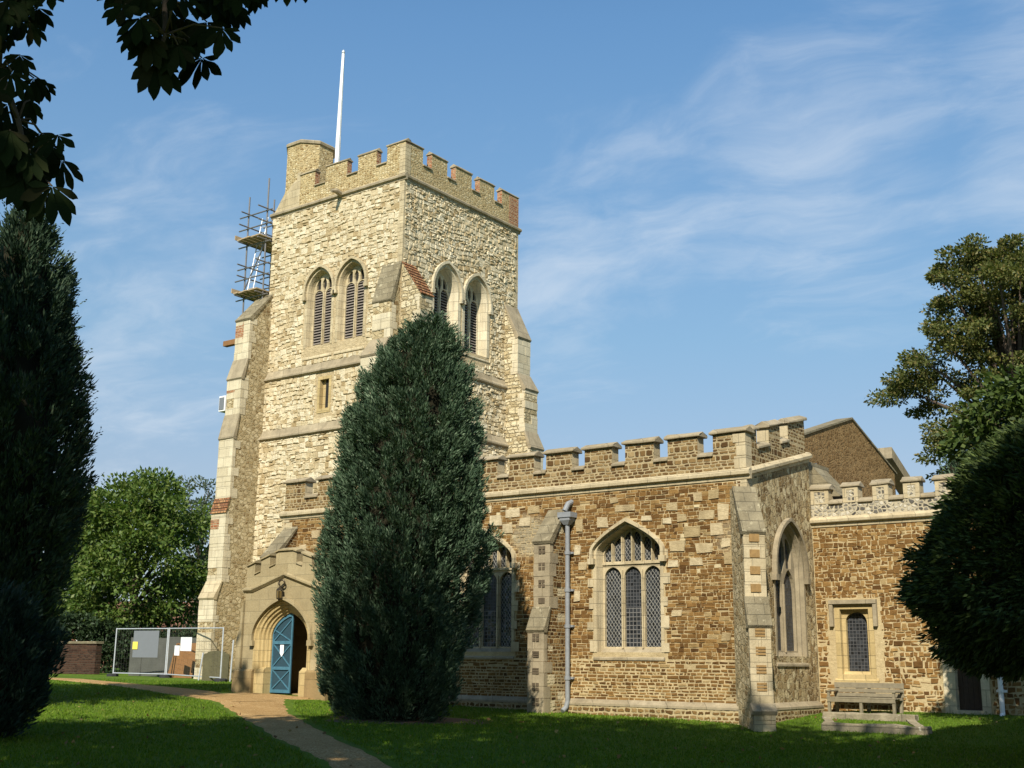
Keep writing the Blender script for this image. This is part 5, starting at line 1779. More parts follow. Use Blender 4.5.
# ---- stone kerb of an old grave in front of the bench
def rough_block(x0, x1, y0, y1, z0, z1, seg=0.35, amp=0.03):
    m = MB()
    nx = max(2, int((x1 - x0) / seg)); ny = max(2, int((y1 - y0) / seg))
    bm = bmesh.new()
    bmesh.ops.create_grid(bm, x_segments=nx, y_segments=ny, size=0.5)
    r = bmesh.ops.extrude_face_region(bm, geom=bm.faces[:])
    for v in [g for g in r['geom'] if isinstance(g, bmesh.types.BMVert)]:
        v.co.z = 1
    for v in bm.verts:
        v.co = Vector((x0 + (v.co.x + .5) * (x1 - x0) + random.uniform(-amp, amp), y0 + (v.co.y + .5) * (y1 - y0) + random.uniform(-amp, amp), z0 + v.co.z * (z1 - z0) + (random.uniform(-amp, amp) if v.co.z > .5 else 0)))
    bm.verts.index_update()
    m.v = [tuple(v.co) for v in bm.verts]
    m.f = [tuple(v.index for v in f.verts) for f in bm.faces]
    m.k = [0] * len(m.f)
    bm.free()
    return m


gr = thing('grave_kerb', 'low rough stone grave surround in the grass in front of the bench', 'grave', (-10.6, 28.2, gz(-10.6, 28.2)))
for nm, (x0, x1, y0, y1, h) in (('front_kerb', (-11.45, -9.0, 27.15, 27.5, 0.16)), ('rear_kerb', (-12.25, -9.95, 29.15, 29.45, 0.14)), ):
    zc = gz((x0 + x1) / 2, (y0 + y1) / 2)
    rough_block(x0, x1, y0, y1, zc - 0.15, zc + h).build(nm, 'tomb', gr, bevel=0.02)
for nm, (xa, ya, xb, yb) in (('side_kerb', (-11.3, 27.5, -12.15, 29.15)), ('side_kerb', (-9.15, 27.5, -10.05, 29.15))):
    m = MB()
    n = 6
    L = []
    for i in range(n + 1):
        f = i / n
        x, y = xa + (xb - xa) * f, ya + (yb - ya) * f
        z = gz(x, y) + 0.05 + random.uniform(-0.02, 0.02)
        L.append((x, y, z))
    b = 0
    for x, y, z in L:
        m.v += [(x - 0.11, y, z - 0.2), (x + 0.11, y, z - 0.2), (x + 0.11, y, z), (x - 0.11, y, z)]
    for i in range(n):
        for j in range(4):
            m.f.append((i * 4 + j, i * 4 + (j + 1) % 4, i * 4 + 4 + (j + 1) % 4, i * 4 + 4 + j)); m.k.append(0)
    m.f += [(0, 1, 2, 3), (n * 4 + 3, n * 4 + 2, n * 4 + 1, n * 4)]; m.k += [0, 0]
    m.build(nm, 'tomb', gr)


# ---- site fence panels by the tower
def fence_panel(a, b, label, H=2.0):
    ax, ay = a; bx, by_ = b
    za, zb_ = gz(ax, ay), gz(bx, by_)
    L = math.hypot(bx - ax, by_ - ay)
    ux, uy = (bx - ax) / L, (by_ - ay) / L
    pt = lambda u, z: (ax + ux * u, ay + uy * u, za + (zb_ - za) * u / L + z)
    root = thing('fence_panel', label, 'fence', (ax, ay, za), 'steel mesh site fence panels')
    m = MB()
    for u in (0.03, L - 0.03):
        m.tube([pt(u, 0.02), pt(u, H)], 0.028, 8)
    for z in (0.14, H - 0.03):
        m.tube([pt(0.03, z), pt(L - 0.03, z)], 0.022, 8)
    m.build('frame', 'galv', root)
    m = MB()
    n = int(L / 0.16)
    for i in range(1, n):
        m.tube([pt(L * i / n, 0.14), pt(L * i / n, H - 0.03)], 0.0022, 3, cap=False)
    for i in range(1, 9):
        z = 0.14 + (H - 0.17) * i / 9
        m.tube([pt(0.03, z), pt(L - 0.03, z)], 0.0022, 3, cap=False)
    m.build('wire_mesh', 'scaffold_steel', root)
    for u in (0.0, L):
        m = MB()
        x, y, z = pt(u, 0)
        m.lathe((x, y, z - 0.02), [(0.24, 0), (0.24, 0.11), (0.18, 0.14)], 8)
        m.build('foot_block', 'rubber', root)
    return pt, L


FA, FB, FC = (-43.55, 30.55), (-40.35, 30.75), (-35.3, 29.35)
p1, L1 = fence_panel(FA, FB, 'steel mesh fence panel carrying the large grey sheet', 1.95)
p2, L2 = fence_panel((FB[0] + 0.1, FB[1] - 0.05), FC, 'steel mesh fence panel reaching across to the tower buttress', 1.95)


def board_on(pt, u0, u1, z0, z1, off, mat, name, label, cat):
    m = MB()
    a, b = pt(u0, 0), pt(u1, 0)
    nx, ny = (b[1] - a[1]), -(b[0] - a[0])
    l = math.hypot(nx, ny); nx /= l; ny /= l
    if ny > 0:
        nx, ny = -nx, -ny
    V = []
    for o in (off, off + 0.012):
        for (p, z) in ((a, z0), (b, z0), (b, z1), (a, z1)):
            V.append((p[0] + nx * o, p[1] + ny * o, p[2] + z))
    m.add(V, [(0, 1, 2, 3), (7, 6, 5, 4), (0, 4, 5, 1), (1, 5, 6, 2), (2, 6, 7, 3), (3, 7, 4, 0)])
    tag(m.build(name, mat), label, cat)


f1 = L1 / 51.0       # metres along the panel per photograph unit, only for even spacing
board_on(p1, 1.2, 2.72, 0.78, 1.84, 0.05, 'grey_sheet', 'sheet_panel', 'large pale grey sheet hung on the left fence panel', 'sheet')
board_on(p1, 1.2, 1.5, 1.10, 1.40, 0.075, 'yellow_sheet', 'safety_sign', 'small yellow sign overlapping the grey sheet on the fence', 'sign')
board_on(p2, 1.38, 2.42, 1.06, 1.58, 0.05, 'white_sheet', 'site_sign', 'wider white sign on the fence above the brown board', 'sign')
board_on(p2, 0.82, 1.3, 0.88, 1.26, 0.05, 'white_sheet', 'site_sign', 'small white sign low on the fence left of the wider white one', 'sign')
# brown boards leaning behind the fence
for i, (x0, lean, lb_) in enumerate(((-40.85, 0.22, 'wide brown plywood board leaning behind the fence'), (-39.12, 0.12, 'narrow brown board leaning beside the wide plywood board'))):
    w = 1.62 if i == 0 else 0.35
    z = gz(x0, 31.4)
    m = MB()
    y = 31.2
    m.add([(x0, y, z), (x0 + w, y - 0.05, z), (x0 + w + lean * 0.2, y + 0.15, z + 1.36), (x0 + lean, y + 0.20, z + 1.36),
           (x0, y + 0.02, z), (x0 + w, y - 0.03, z), (x0 + w + lean * 0.2, y + 0.17, z + 1.36), (x0 + lean, y + 0.22, z + 1.36)],
          [(0, 1, 2, 3), (7, 6, 5, 4), (0, 4, 5, 1), (1, 5, 6, 2), (2, 6, 7, 3), (3, 7, 4, 0)])
    tag(m.build('leaning_board', 'wood_brown'), lb_, 'board')

# dark hoarding closing off the ground behind the fence
hb_ = thing('hoarding', 'dark grey board hoarding standing behind the fence panels', 'hoarding', (-42.5, 32.2, gz(-42.5, 32.2)))
for k in range(8):
    xa, xb = -45.2 + k * 0.82, -45.2 + (k + 1) * 0.82 - 0.012
    m = MB()
    m.box(xa, xb, 32.5 + 0.012 * (k % 2), 32.54 + 0.012 * (k % 2), gz(xa, 32.5) - 0.05, gz(xa, 32.5) + 1.62 + 0.03 * math.sin(k * 2.3))
    m.build('board', 'hoarding', hb_)

# headstone by the fence
hx, hy = -36.1, 29.75
hz_ = gz(hx, hy)
m = MB()
hs_out = [(-0.36, -0.1), (0.36, -0.1), (0.36, 0.9)] + [(0.36 - 0.10 * (1 - math.cos(a)), 0.9 + 0.10 * math.sin(a)) for a in np.linspace(0.2, 1.57, 4)] + \
         [(0.26 * math.cos(a), 1.0 + 0.09 * math.sin(a)) for a in np.linspace(0.4, math.pi - 0.4, 7)] + [(-0.36 + 0.10 * (1 - math.cos(a)), 0.9 + 0.10 * math.sin(a)) for a in np.linspace(1.57, 0.2, 4)] + [(-0.36, 0.9)]
ca, sa = math.cos(R_(35)), math.sin(R_(35))
m.slab(lambda u, v, d: (hx + 1.35 * u * ca + d * sa, hy + 1.35 * u * sa - d * ca, hz_ + v), hs_out, [], -0.06, 0.06)
tag(m.build('headstone', 'headstone', bevel=0.012), 'olive grey headstone with a rounded top beside the tower buttress', 'headstone')
hx, hy = -34.2, 30.2
hz_ = gz(hx, hy)
m = MB()
m.slab(lambda u, v, d: (hx + u * ca + d * sa, hy + u * sa - d * ca, hz_ + v), [(u * 0.8, v) for u, v in hs_out], [], -0.06, 0.06)
tag(m.build('headstone', 'headstone', bevel=0.012), 'headstone half hidden behind the left edge of the porch', 'headstone')
# light barrier rails by the headstone
for i, (x, y, lab) in enumerate(((-36.75, 29.5, 'white post left of the olive headstone'), (-35.2, 29.7, 'white post right of the olive headstone'), (-34.75, 29.9, 'white post nearest the porch'))):
    z = gz(x, y)
    m = MB()
    m.tube([(x, y, z - 0.1), (x + (0.12 if i == 0 else 0), y + 0.05, z + (1.0, 1.5, 1.25)[i])], 0.03, 8)
    tag(m.build('marker_post', 'galv'), lab, 'post', 'white posts by the headstones')


# ------------------------------------------------------------------ vegetation
def unit(v):
    return v / np.maximum(np.linalg.norm(v, axis=-1, keepdims=True), 1e-9)


def rand_dirs(n):
    v = rng.normal(size=(n, 3))
    return unit(v)


def blades(P, D, L, W, bend=0.0, fold=0.3):
    """one diamond leaf per row: base P, direction D, length L, width W"""
    n = len(P)
    D = unit(D)
    side = unit(np.cross(D, rand_dirs(n)))
    up = np.cross(side, D)
    L = np.broadcast_to(L, n)[:, None]; W = np.broadcast_to(W, n)[:, None]
    mid = P + D * L * 0.45 + up * L * bend
    V = np.empty((n, 4, 3))
    V[:, 0] = P
    V[:, 1] = mid + side * W * 0.5 + up * W * fold * 0.5
    V[:, 2] = P + D * L
    V[:, 3] = mid - side * W * 0.5 + up * W * fold * 0.5
    return V.reshape(-1, 3)


def quads(n):
    return np.arange(n * 4).reshape(-1, 4)


def foliage_mesh(name, V, mat, parent, extra=None):
    F = quads(len(V) // 4)
    return raw_mesh(name, V, F, [mat], parent)


def trunk_mesh(name, pts, rs, parent, mat='bark', n=9):
    m = MB()
    m.tube(pts, rs, n)
    return m.build(name, mat, parent, smooth=True, recalc=False)


def cypress(name, label, base, height, prof, lean=(0, 0), mat='cypress', plumes=300, per=55, size=0.22, feather=0.0, cat='tree', trunk=True, lump=0.10, core='shade_core', upness=1.1, cs=0.78, bow=None, vary=0.3, flen=1.0):
    """conifer: prof = [(t, radius)], t 0..1 up the height; upright plumes of foliage sprays over a dark core"""
    bx, by = base
    bz_ = gz(bx, by)
    root = thing(name, label, cat, (bx, by, bz_))
    ts = np.array([p[0] for p in prof]); rs = np.array([p[1] for p in prof])
    tt = np.linspace(0, 1, 400)
    rr_ = np.interp(tt, ts, rs)
    w = rr_ + 0.12; cdf = np.cumsum(w) / w.sum()
    ph = rng.uniform(0, 2 * np.pi, 12)
    fr_ = rng.integers(1, 6, 12); fz_ = rng.uniform(3, 16, 12); am = rng.normal(size=12) * lump / 3

    def lumpf(th, t):
        return 1 + sum(am[i] * np.sin(fr_[i] * th + fz_[i] * t + ph[i]) for i in range(12))
    u = rng.uniform(size=plumes)
    t = np.interp(u, cdf, tt)
    th = rng.uniform(0, 2 * np.pi, plumes)
    r = np.interp(t, ts, rs) * lumpf(th, t) * np.where(rng.uniform(size=plumes) < 0.30, rng.uniform(0.60, 0.82, plumes), rng.uniform(0.80, 1.02, plumes))
    bw = (lambda t_: np.interp(t_, [b[0] for b in bow], [b[1] for b in bow])) if bow else (lambda t_: t_)
    ax = lambda t_: np.stack([bx + lean[0] * bw(t_), by + lean[1] * bw(t_), bz_ + height * t_], -1)
    out = np.stack([np.cos(th), np.sin(th), np.zeros_like(th)], -1)
    C = ax(t) + out * r[:, None]
    N = plumes * per
    idx = np.repeat(np.arange(plumes), per)
    loc = rand_dirs(N) * (rng.uniform(0.5, 1.0, (N, 1)))
    ps = size * rng.uniform(1 - vary * 0.8, 1 + vary * 1.4, plumes)[idx]
    O = out[idx]
    up = np.array([0, 0, 1.0])
    axis_ = unit(O * 0.55 + up * upness + rng.normal(size=(plumes, 3))[idx] * 0.16)
    P = C[idx] + loc * ps[:, None] * 0.95 + axis_ * (loc[:, 2:3] * ps[:, None] * 1.2)
    D = unit(axis_ * 1.0 + loc * 0.55 + O * 0.25 + rng.normal(size=(N, 3)) * 0.22)
    V = blades(P, D, size * rng.uniform(0.75, 1.5, N), size * rng.uniform(0.22, 0.36, N), 0.03)
    if feather > 0:      # long loose sprays standing off the outline
        n2 = int(plumes * feather)
        i2 = rng.integers(0, plumes, n2)
        k = 14
        j = np.repeat(i2, k)
        s_ = np.tile(np.linspace(0, 1, k), n2)
        dir_ = np.repeat(unit(out[i2] * 0.8 + up * 0.7 + rng.normal(size=(n2, 3)) * 0.25), k, 0)
        ln = np.repeat(rng.uniform(0.35, 0.85, n2) * flen, k)
        PP = C[j] + dir_ * (s_ * ln)[:, None] + np.array([0, 0, 0.25]) * (s_ ** 2 * ln)[:, None] - dir_ * (0.25 * ln)[:, None]
        V2 = blades(PP, dir_ + rng.normal(size=(len(PP), 3)) * 0.45, size * 0.85 * (1.15 - s_ * 0.6), size * 0.24)
        V = np.concatenate([V, V2])
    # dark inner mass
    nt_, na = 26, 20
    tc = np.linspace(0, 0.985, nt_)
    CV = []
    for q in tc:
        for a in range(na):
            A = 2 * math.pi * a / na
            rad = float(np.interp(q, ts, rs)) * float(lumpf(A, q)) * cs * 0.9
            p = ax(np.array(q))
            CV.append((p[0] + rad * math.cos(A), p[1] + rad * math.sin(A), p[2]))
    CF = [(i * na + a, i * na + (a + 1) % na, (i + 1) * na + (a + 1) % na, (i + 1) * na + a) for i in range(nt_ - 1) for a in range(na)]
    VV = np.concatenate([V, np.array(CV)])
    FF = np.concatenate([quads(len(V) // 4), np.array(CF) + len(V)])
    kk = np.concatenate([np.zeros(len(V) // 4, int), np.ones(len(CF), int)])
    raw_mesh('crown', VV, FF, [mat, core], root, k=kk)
    if trunk:
        trunk_mesh('trunk', [(bx, by, bz_ - 0.2), (bx, by, bz_ + 0.7), (bx + lean[0] * 0.6, by + lean[1] * 0.6, bz_ + height * 0.6)], [0.24, 0.18, 0.05], root)
    return root


rng = np.random.default_rng(11)
cypress('cypress_tree', 'tall dense blue green cypress growing in front of the aisle', (-18.90, 20.68), 9.40,
        [(0.0, 0.80), (0.012, 1.12), (0.07, 1.46), (0.17, 1.70), (0.295, 1.80), (0.42, 1.86), (0.545, 1.79), (0.67, 1.64), (0.795, 1.36), (0.88, 1.04), (0.94, 0.70), (0.98, 0.36), (1.0, 0.10)],
        lean=(0.56, 0.42), bow=[(0, 0), (0.17, -0.07), (0.3, 0.0), (0.42, 0.22), (0.55, 0.32), (0.67, 0.38), (0.8, 0.47), (0.92, 0.70), (1, 1)],
        plumes=3000, per=72, size=0.098, lump=0.15, feather=0.06, core='shade_core', cs=0.66, vary=0.6, flen=0.45, upness=0.75)
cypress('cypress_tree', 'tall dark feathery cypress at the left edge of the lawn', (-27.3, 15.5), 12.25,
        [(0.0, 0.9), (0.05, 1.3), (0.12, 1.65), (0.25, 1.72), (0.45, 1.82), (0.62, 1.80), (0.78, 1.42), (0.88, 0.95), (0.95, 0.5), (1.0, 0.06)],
        mat='cypress_shade', core='shade_core', plumes=1500, per=56, size=0.165, feather=0.6, lump=0.14, cs=0.68, flen=0.85)
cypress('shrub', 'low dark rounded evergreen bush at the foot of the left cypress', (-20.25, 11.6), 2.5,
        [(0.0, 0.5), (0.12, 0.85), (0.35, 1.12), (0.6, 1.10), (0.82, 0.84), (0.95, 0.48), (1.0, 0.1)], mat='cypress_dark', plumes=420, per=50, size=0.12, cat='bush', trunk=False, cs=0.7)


def yew_tree():
    bx, by = -4.05, 22.6
    z0 = gz(bx, by)
    root = thing('yew_tree', 'broad dark yew with a flat overhanging skirt at the right edge', 'tree', (bx, by, z0))
    n = 2700
    per = 58
    # crown: rounded top, flat ragged bottom about a metre above the ground
    th = rng.uniform(0, 2 * np.pi, n); s = rng.uniform(-0.95, 1, n)
    ph = rng.uniform(0, 6.28, 8)
    R0 = 2.98
    lum = 1 + 0.05 * np.sin(3 * th + ph[0] + 4 * s) + 0.06 * np.sin(5 * th - 3 * s + ph[1]) + 0.05 * np.sin(2 * th + 7 * s + ph[2])
    rad = R0 * np.sqrt(np.maximum(0, 1 - np.abs(s) ** np.where(s > 0, 2.0, 4.0))) * lum
    z = np.where(s > 0, 2.95 + s * 3.0, 2.95 + s * 1.6)
    out = np.stack([np.cos(th), np.sin(th), np.zeros(n)], -1)
    C = np.stack([bx + out[:, 0] * rad, by + out[:, 1] * rad, z0 + z], -1)
    C[:, :2] += rng.normal(size=(n, 2)) * 0.10
    inn = rng.uniform(size=n) < 0.25
    C[inn, :2] = np.array([bx, by]) + (C[inn, :2] - np.array([bx, by])) * rng.uniform(0.7, 0.9, (inn.sum(), 1))
    nrm = unit(out + np.stack([0 * s, 0 * s, s * 1.0], -1))
    idx = np.repeat(np.arange(n), per)
    N = len(idx)
    loc = rand_dirs(N) * rng.uniform(0.3, 1, (N, 1)) * np.array([1, 1, 0.55])
    P = C[idx] + loc * 0.24 * rng.uniform(0.7, 1.3, n)[idx][:, None]
    D = unit(nrm[idx] * 0.9 + loc * 0.7 + np.array([0, 0, -0.12]) + rng.normal(size=(N, 3)) * 0.25)
    V = blades(P, D, rng.uniform(0.08, 0.19, N), rng.uniform(0.03, 0.05, N))
    nt_, na = 16, 20
    CV = []
    for q in np.linspace(-0.9, 0.97, nt_):
        e = 2.0 if q > 0 else 4.0
        rd = R0 * math.sqrt(max(0, 1 - abs(q) ** e)) * 0.72
        zz_ = 2.95 + q * (3.0 if q > 0 else 1.6)
        for a in range(na):
            A = 2 * math.pi * a / na
            CV.append((bx + rd * math.cos(A), by + rd * math.sin(A), z0 + zz_))
    CF = [(i * na + a, i * na + (a + 1) % na, (i + 1) * na + (a + 1) % na, (i + 1) * na + a) for i in range(nt_ - 1) for a in range(na)]
    CF2 = CF + [(0 + a, 0 + (a + 1) % na, 0 + (na - 2 - a) % na, 0 + (na - 1 - a) % na) for a in range(na // 2 - 1)]
    VV = np.concatenate([V, np.array(CV)])
    FF = np.concatenate([quads(len(V) // 4), np.array(CF2) + len(V)])
    raw_mesh('crown', VV, FF, ['yew', 'shade_core'], root, k=np.concatenate([np.zeros(len(V) // 4, int), np.ones(len(CF2), int)]))
    trunk_mesh('trunk', [(bx + 0.2, by, z0 - 0.2), (bx + 0.15, by, z0 + 0.8), (bx, by, z0 + 3.5)], [0.42, 0.34, 0.2], root)


rng = np.random.default_rng(13)
yew_tree()
rng = np.random.default_rng(14)


def broadleaf(name, label, base, trunk_h, centre_z, radii, lobes, per, leaf, mat, group=None, lobe_r=(0.7, 1.3), trunk_r=0.28, shape=None, flat=0.6, limbs=9, z0=None, droop=0.15, inner=0.25, cat='tree', zcut=None):
    bx, by = base
    bz_ = gz(bx, by) if z0 is None else z0
    root = thing(name, label, cat, (bx, by, bz_), group)
    cen = np.array([bx, by, bz_ + centre_z])
    rad = np.array(radii)
    if shape is None:
        d = rand_dirs(lobes)
        rr_ = rng.uniform(inner, 1, lobes) ** 0.5
        C = cen + d * rr_[:, None] * rad
    else:
        C = np.array([bx, by, bz_]) + np.array(shape)
        lobes = len(C)
    lr = rng.uniform(*lobe_r, lobes)
    idx = np.repeat(np.arange(lobes), per)
    N = len(idx)
    loc = rand_dirs(N) * (rng.uniform(0.15, 1, (N, 1)) ** 0.6)
    P = C[idx] + loc * lr[idx][:, None] * np.array([1, 1, flat])
    D = unit(loc + (C[idx] - cen) / rad * 0.6 + rng.normal(size=(N, 3)) * 0.6 - np.array([0, 0, droop]))
    V = blades(P, D, leaf * rng.uniform(0.7, 1.3, N), leaf * rng.uniform(0.45, 0.7, N), 0.0, 0.25)
    foliage_mesh('crown', V, mat, root)
    top = np.array([bx, by, bz_ + trunk_h])
    trunk_mesh('trunk', [(bx, by, bz_ - 0.3), (bx, by, bz_ + trunk_h * 0.5), tuple(top), (bx + 0.1, by, cen[2] + rad[2] * 0.55)], [trunk_r * 1.25, trunk_r, trunk_r * 0.8, trunk_r * 0.2], root)
    m = MB()
    order = rng.permutation(lobes)[:limbs]
    for i in order:
        e = C[i]
        hz = np.array([bx, by, min(bz_ + trunk_h * rng.uniform(0.75, 1.0) + max(0, (e[2] - top[2])) * 0.35, e[2] - 0.1)])
        midp = hz * 0.5 + e * 0.5 + np.array([0, 0, 0.12 * np.linalg.norm(e - hz)])
        m.tube([tuple(hz), tuple(midp), tuple(e)], [trunk_r * 0.42, trunk_r * 0.26, trunk_r * 0.07], 6)
    m.build('limbs', 'bark', root, smooth=True, recalc=False)
    return root


# left background: one big maple-like tree and paler open ones beyond
broadleaf('broadleaf_tree', 'round leafy green tree behind the site fence left of the tower', (-53.6, 38.5), 2.6, 5.8, (4.0, 4.0, 4.4), 150, 210, 0.24, 'lime_leaf', lobe_r=(0.7, 1.25), trunk_r=0.3, inner=0.3, limbs=16)
broadleaf('broadleaf_tree', 'smaller leafy tree peeping out between the left cypress and the round tree', (-60.5, 38.5), 2.0, 5.8, (3.0, 3.0, 3.8), 60, 170, 0.24, 'bright_leaf', lobe_r=(0.7, 1.2), trunk_r=0.25, limbs=10)
broadleaf('birch_tree', 'thin pale open tree rising just left of the tower', (-63.5, 50.4), 5.0, 8.6, (2.3, 2.3, 5.0), 56, 90, 0.22, 'grey_leaf', lobe_r=(0.5, 0.9), trunk_r=0.18, limbs=30, inner=0.1)
rng = np.random.default_rng(21)
# tall tree beyond the chancel, its crown laid out as a ragged spreading form
sh = []
for (dx, z, w, n) in ((-0.9, 17.4, 2.2, 16), (-1.3, 16.0, 2.6, 18), (-1.2, 14.6, 2.2, 14), (0.9, 17.6, 2.6, 22), (0.6, 16.8, 3.4, 28), (0.4, 15.6, 3.6, 30), (0.6, 14.2, 3.4, 26), (-2.6, 13.0, 1.9, 16), (-3.8, 12.3, 1.6, 13), (1.0, 12.8, 3.2, 24), (1.4, 11.4, 3.2, 22), (-1.4, 10.8, 2.2, 15), (-2.6, 9.8, 1.8, 14), (0.8, 9.8, 3.2, 22), (0.5, 8.4, 3.2, 18), (-1.8, 8.4, 1.5, 9), (4.2, 15.0, 2.4, 18), (4.2, 12.0, 2.4, 16), (4.2, 9.5, 2.4, 14)):
    for k in range(n):
        a = rng.uniform(0, 2 * np.pi); q = math.sqrt(rng.uniform(0, 1)) * w
        along = q * math.cos(a)
        sh.append((0.966 * (dx + along) - 0.26 * q * math.sin(a), 0.26 * (dx + along) + 0.966 * q * math.sin(a), (z - 0.1) + rng.normal() * 0.45))
broadleaf('sycamore_tree', 'tall olive brown tree with open crown beyond the right hand roofs', (-11.75, 49.0), 8.0, 12.8, (4.8, 4.8, 5.6), 0, 230, 0.155, 'olive_leaf', shape=sh, lobe_r=(0.4, 0.8), trunk_r=0.34, flat=0.42, limbs=60)
broadleaf('laurel_tree', 'bright green leafy tree rising behind the yew at the right edge', (-4.6, 25.2), 3.0, 6.1, (2.7, 1.6, 1.8), 120, 190, 0.15, 'laurel_leaf', lobe_r=(0.35, 0.7), trunk_r=0.16, limbs=10)
cypress('evergreen_shrub', 'small dark green conifer tip showing above the chancel battlements', (-12.9, 44.15), 8.7, [(0, 0.9), (0.3, 0.9), (0.7, 0.75), (0.9, 0.6), (1, 0.2)], plumes=160, per=50, size=0.2, cat='bush', mat='cypress')

# churchyard boundary: dark hedge, brick wall, houses behind
hd = thing('hedge', 'dark clipped hedge along the churchyard boundary behind the fence', 'hedge', (-55, 33, 0.6))
n = 1700
per = 34
hx0, hy0, hx1, hy1 = -61.0, 27.5, -45.0, 43.5
f = rng.uniform(0, 1, n)
C = np.stack([hx0 + (hx1 - hx0) * f + rng.normal(size=n) * 0.35, hy0 + (hy1 - hy0) * f + rng.normal(size=n) * 0.35, 0.6 + rng.uniform(0, 1, n) ** 0.7 * (2.3 + 0.35 * np.sin(f * 17))], -1)
idx = np.repeat(np.arange(n), per)
V = blades(C[idx] + rand_dirs(n * per) * 0.28, rand_dirs(n * per) + np.array([0.3, -0.3, 0.4]), rng.uniform(0.12, 0.26, n * per), rng.uniform(0.07, 0.13, n * per))
foliage_mesh('foliage', V, 'hedge_leaf', hd)
for k in range(12):
    m = MB()
    q = (k + 0.5) / 12
    x, y = hx0 + (hx1 - hx0) * q, hy0 + (hy1 - hy0) * q
    m.tube([(x, y, 0.3), (x + 0.1, y, 2.0)], [0.07, 0.03], 6)
    m.build('stem', 'bark', hd)

wx0, wy0, wx1, wy1 = -66.0, 30.0, -48.3, 32.9
def wall_box(o0, o1, z0, z1, e=0.0):
    m = MB()
    m.add([(wx0 - e, wy0 + o0, z0), (wx1 + e, wy1 + o0, z0), (wx1 + e, wy1 + o1, z0), (wx0 - e, wy0 + o1, z0),
           (wx0 - e, wy0 + o0, z1), (wx1 + e, wy1 + o0, z1), (wx1 + e, wy1 + o1, z1), (wx0 - e, wy0 + o1, z1)],
          [(0, 1, 2, 3), (7, 6, 5, 4), (0, 4, 5, 1), (1, 5, 6, 2), (2, 6, 7, 3), (3, 7, 4, 0)])
    return m
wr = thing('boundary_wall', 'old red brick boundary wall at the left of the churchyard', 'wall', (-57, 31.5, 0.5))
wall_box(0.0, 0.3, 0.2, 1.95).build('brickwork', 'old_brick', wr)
wall_box(-0.05, 0.35, 1.952, 2.05, 0.05).build('coping', 'lichen_stone', wr)


def house(label, c, yaw, w, d, h, rise, wall):
    cx, cy = c
    ca_, sa_ = math.cos(yaw), math.sin(yaw)
    z0 = 0.5
    X = lambda u, v, z: (cx + u * ca_ - v * sa_, cy + u * sa_ + v * ca_, z0 + z)
    root = thing('house', label, 'house', (cx, cy, z0))
    m = MB()
    V = [X(u, v, z) for z in (-0.5, h) for u, v in ((-w, -d), (w, -d), (w, d), (-w, d))] + [X(-w, 0, h + rise), X(w, 0, h + rise)]
    m.add(V, [(0, 1, 5, 4), (2, 3, 7, 6), (1, 2, 6, 9, 5), (3, 0, 4, 8, 7)])
    m.build('wall', wall, root)
    m = MB()
    e = 0.35
    zz_ = h + rise
    for s in (-1, 1):
        A = [X(-w - e, s * (d + e), h - e * rise / d), X(w + e, s * (d + e), h - e * rise / d), X(w + e, 0, zz_), X(-w - e, 0, zz_)]
        B = [(p[0], p[1], p[2] + 0.12) for p in A]
        m.add(A + B, [(0, 1, 2, 3), (7, 6, 5, 4), (0, 4, 5, 1), (1, 5, 6, 2), (2, 6, 7, 3), (3, 7, 4, 0)])
    rf = m.build('roof', 'house_roof', root)
    m = MB()
    m.add([X(u, v, z) for z in (h + rise * 0.6, h + rise + 1.1) for u, v in ((w * 0.5 - .4, -.35), (w * 0.5 + .4, -.35), (w * 0.5 + .4, .35), (w * 0.5 - .4, .35))], [(0, 1, 2, 3), (7, 6, 5, 4), (0, 4, 5, 1), (1, 5, 6, 2), (2, 6, 7, 3), (3, 7, 4, 0)])
    m.build('chimney', 'house_brick', rf)
    for u in (-w * 0.55, 0.0, w * 0.55):
        for z in ((1.0, 2.2), (3.4, 4.6)):
            if z[1] > h - 0.2:
                continue
            m = MB()
            b = [X(u + du, -d - 0.03, zq) for zq in z for du in (-0.55, 0.55)] + [X(u + du, -d + 0.06, zq) for zq in z for du in (-0.55, 0.55)]
            m.add(b, [(0, 1, 3, 2), (4, 6, 7, 5), (0, 4, 5, 1), (2, 3, 7, 6), (0, 2, 6, 4), (1, 5, 7, 3)])
            wn = m.build('window', 'white_paint', root)
            m = MB()
            m.add([X(u + du, -d - 0.045, zq) for zq in (z[0] + .08, z[1] - .08) for du in (-0.46, 0.46)] + [X(u + du, -d - 0.034, zq) for zq in (z[0] + .08, z[1] - .08) for du in (-0.46, 0.46)],
                  [(0, 1, 3, 2), (4, 6, 7, 5), (0, 4, 5, 1), (2, 3, 7, 6), (0, 2, 6, 4), (1, 5, 7, 3)])
            m.build('pane', 'pane', wn)


house('red brick house with a brown tiled roof far behind the round tree', (-83.0, 62.0), R_(40), 6.0, 3.6, 2.9, 2.3, 'house_brick')
house('low brick house with a brown roof far behind the left end of the fence', (-80.0, 51.0), R_(48), 4.5, 3.2, 2.6, 1.9, 'house_brick')


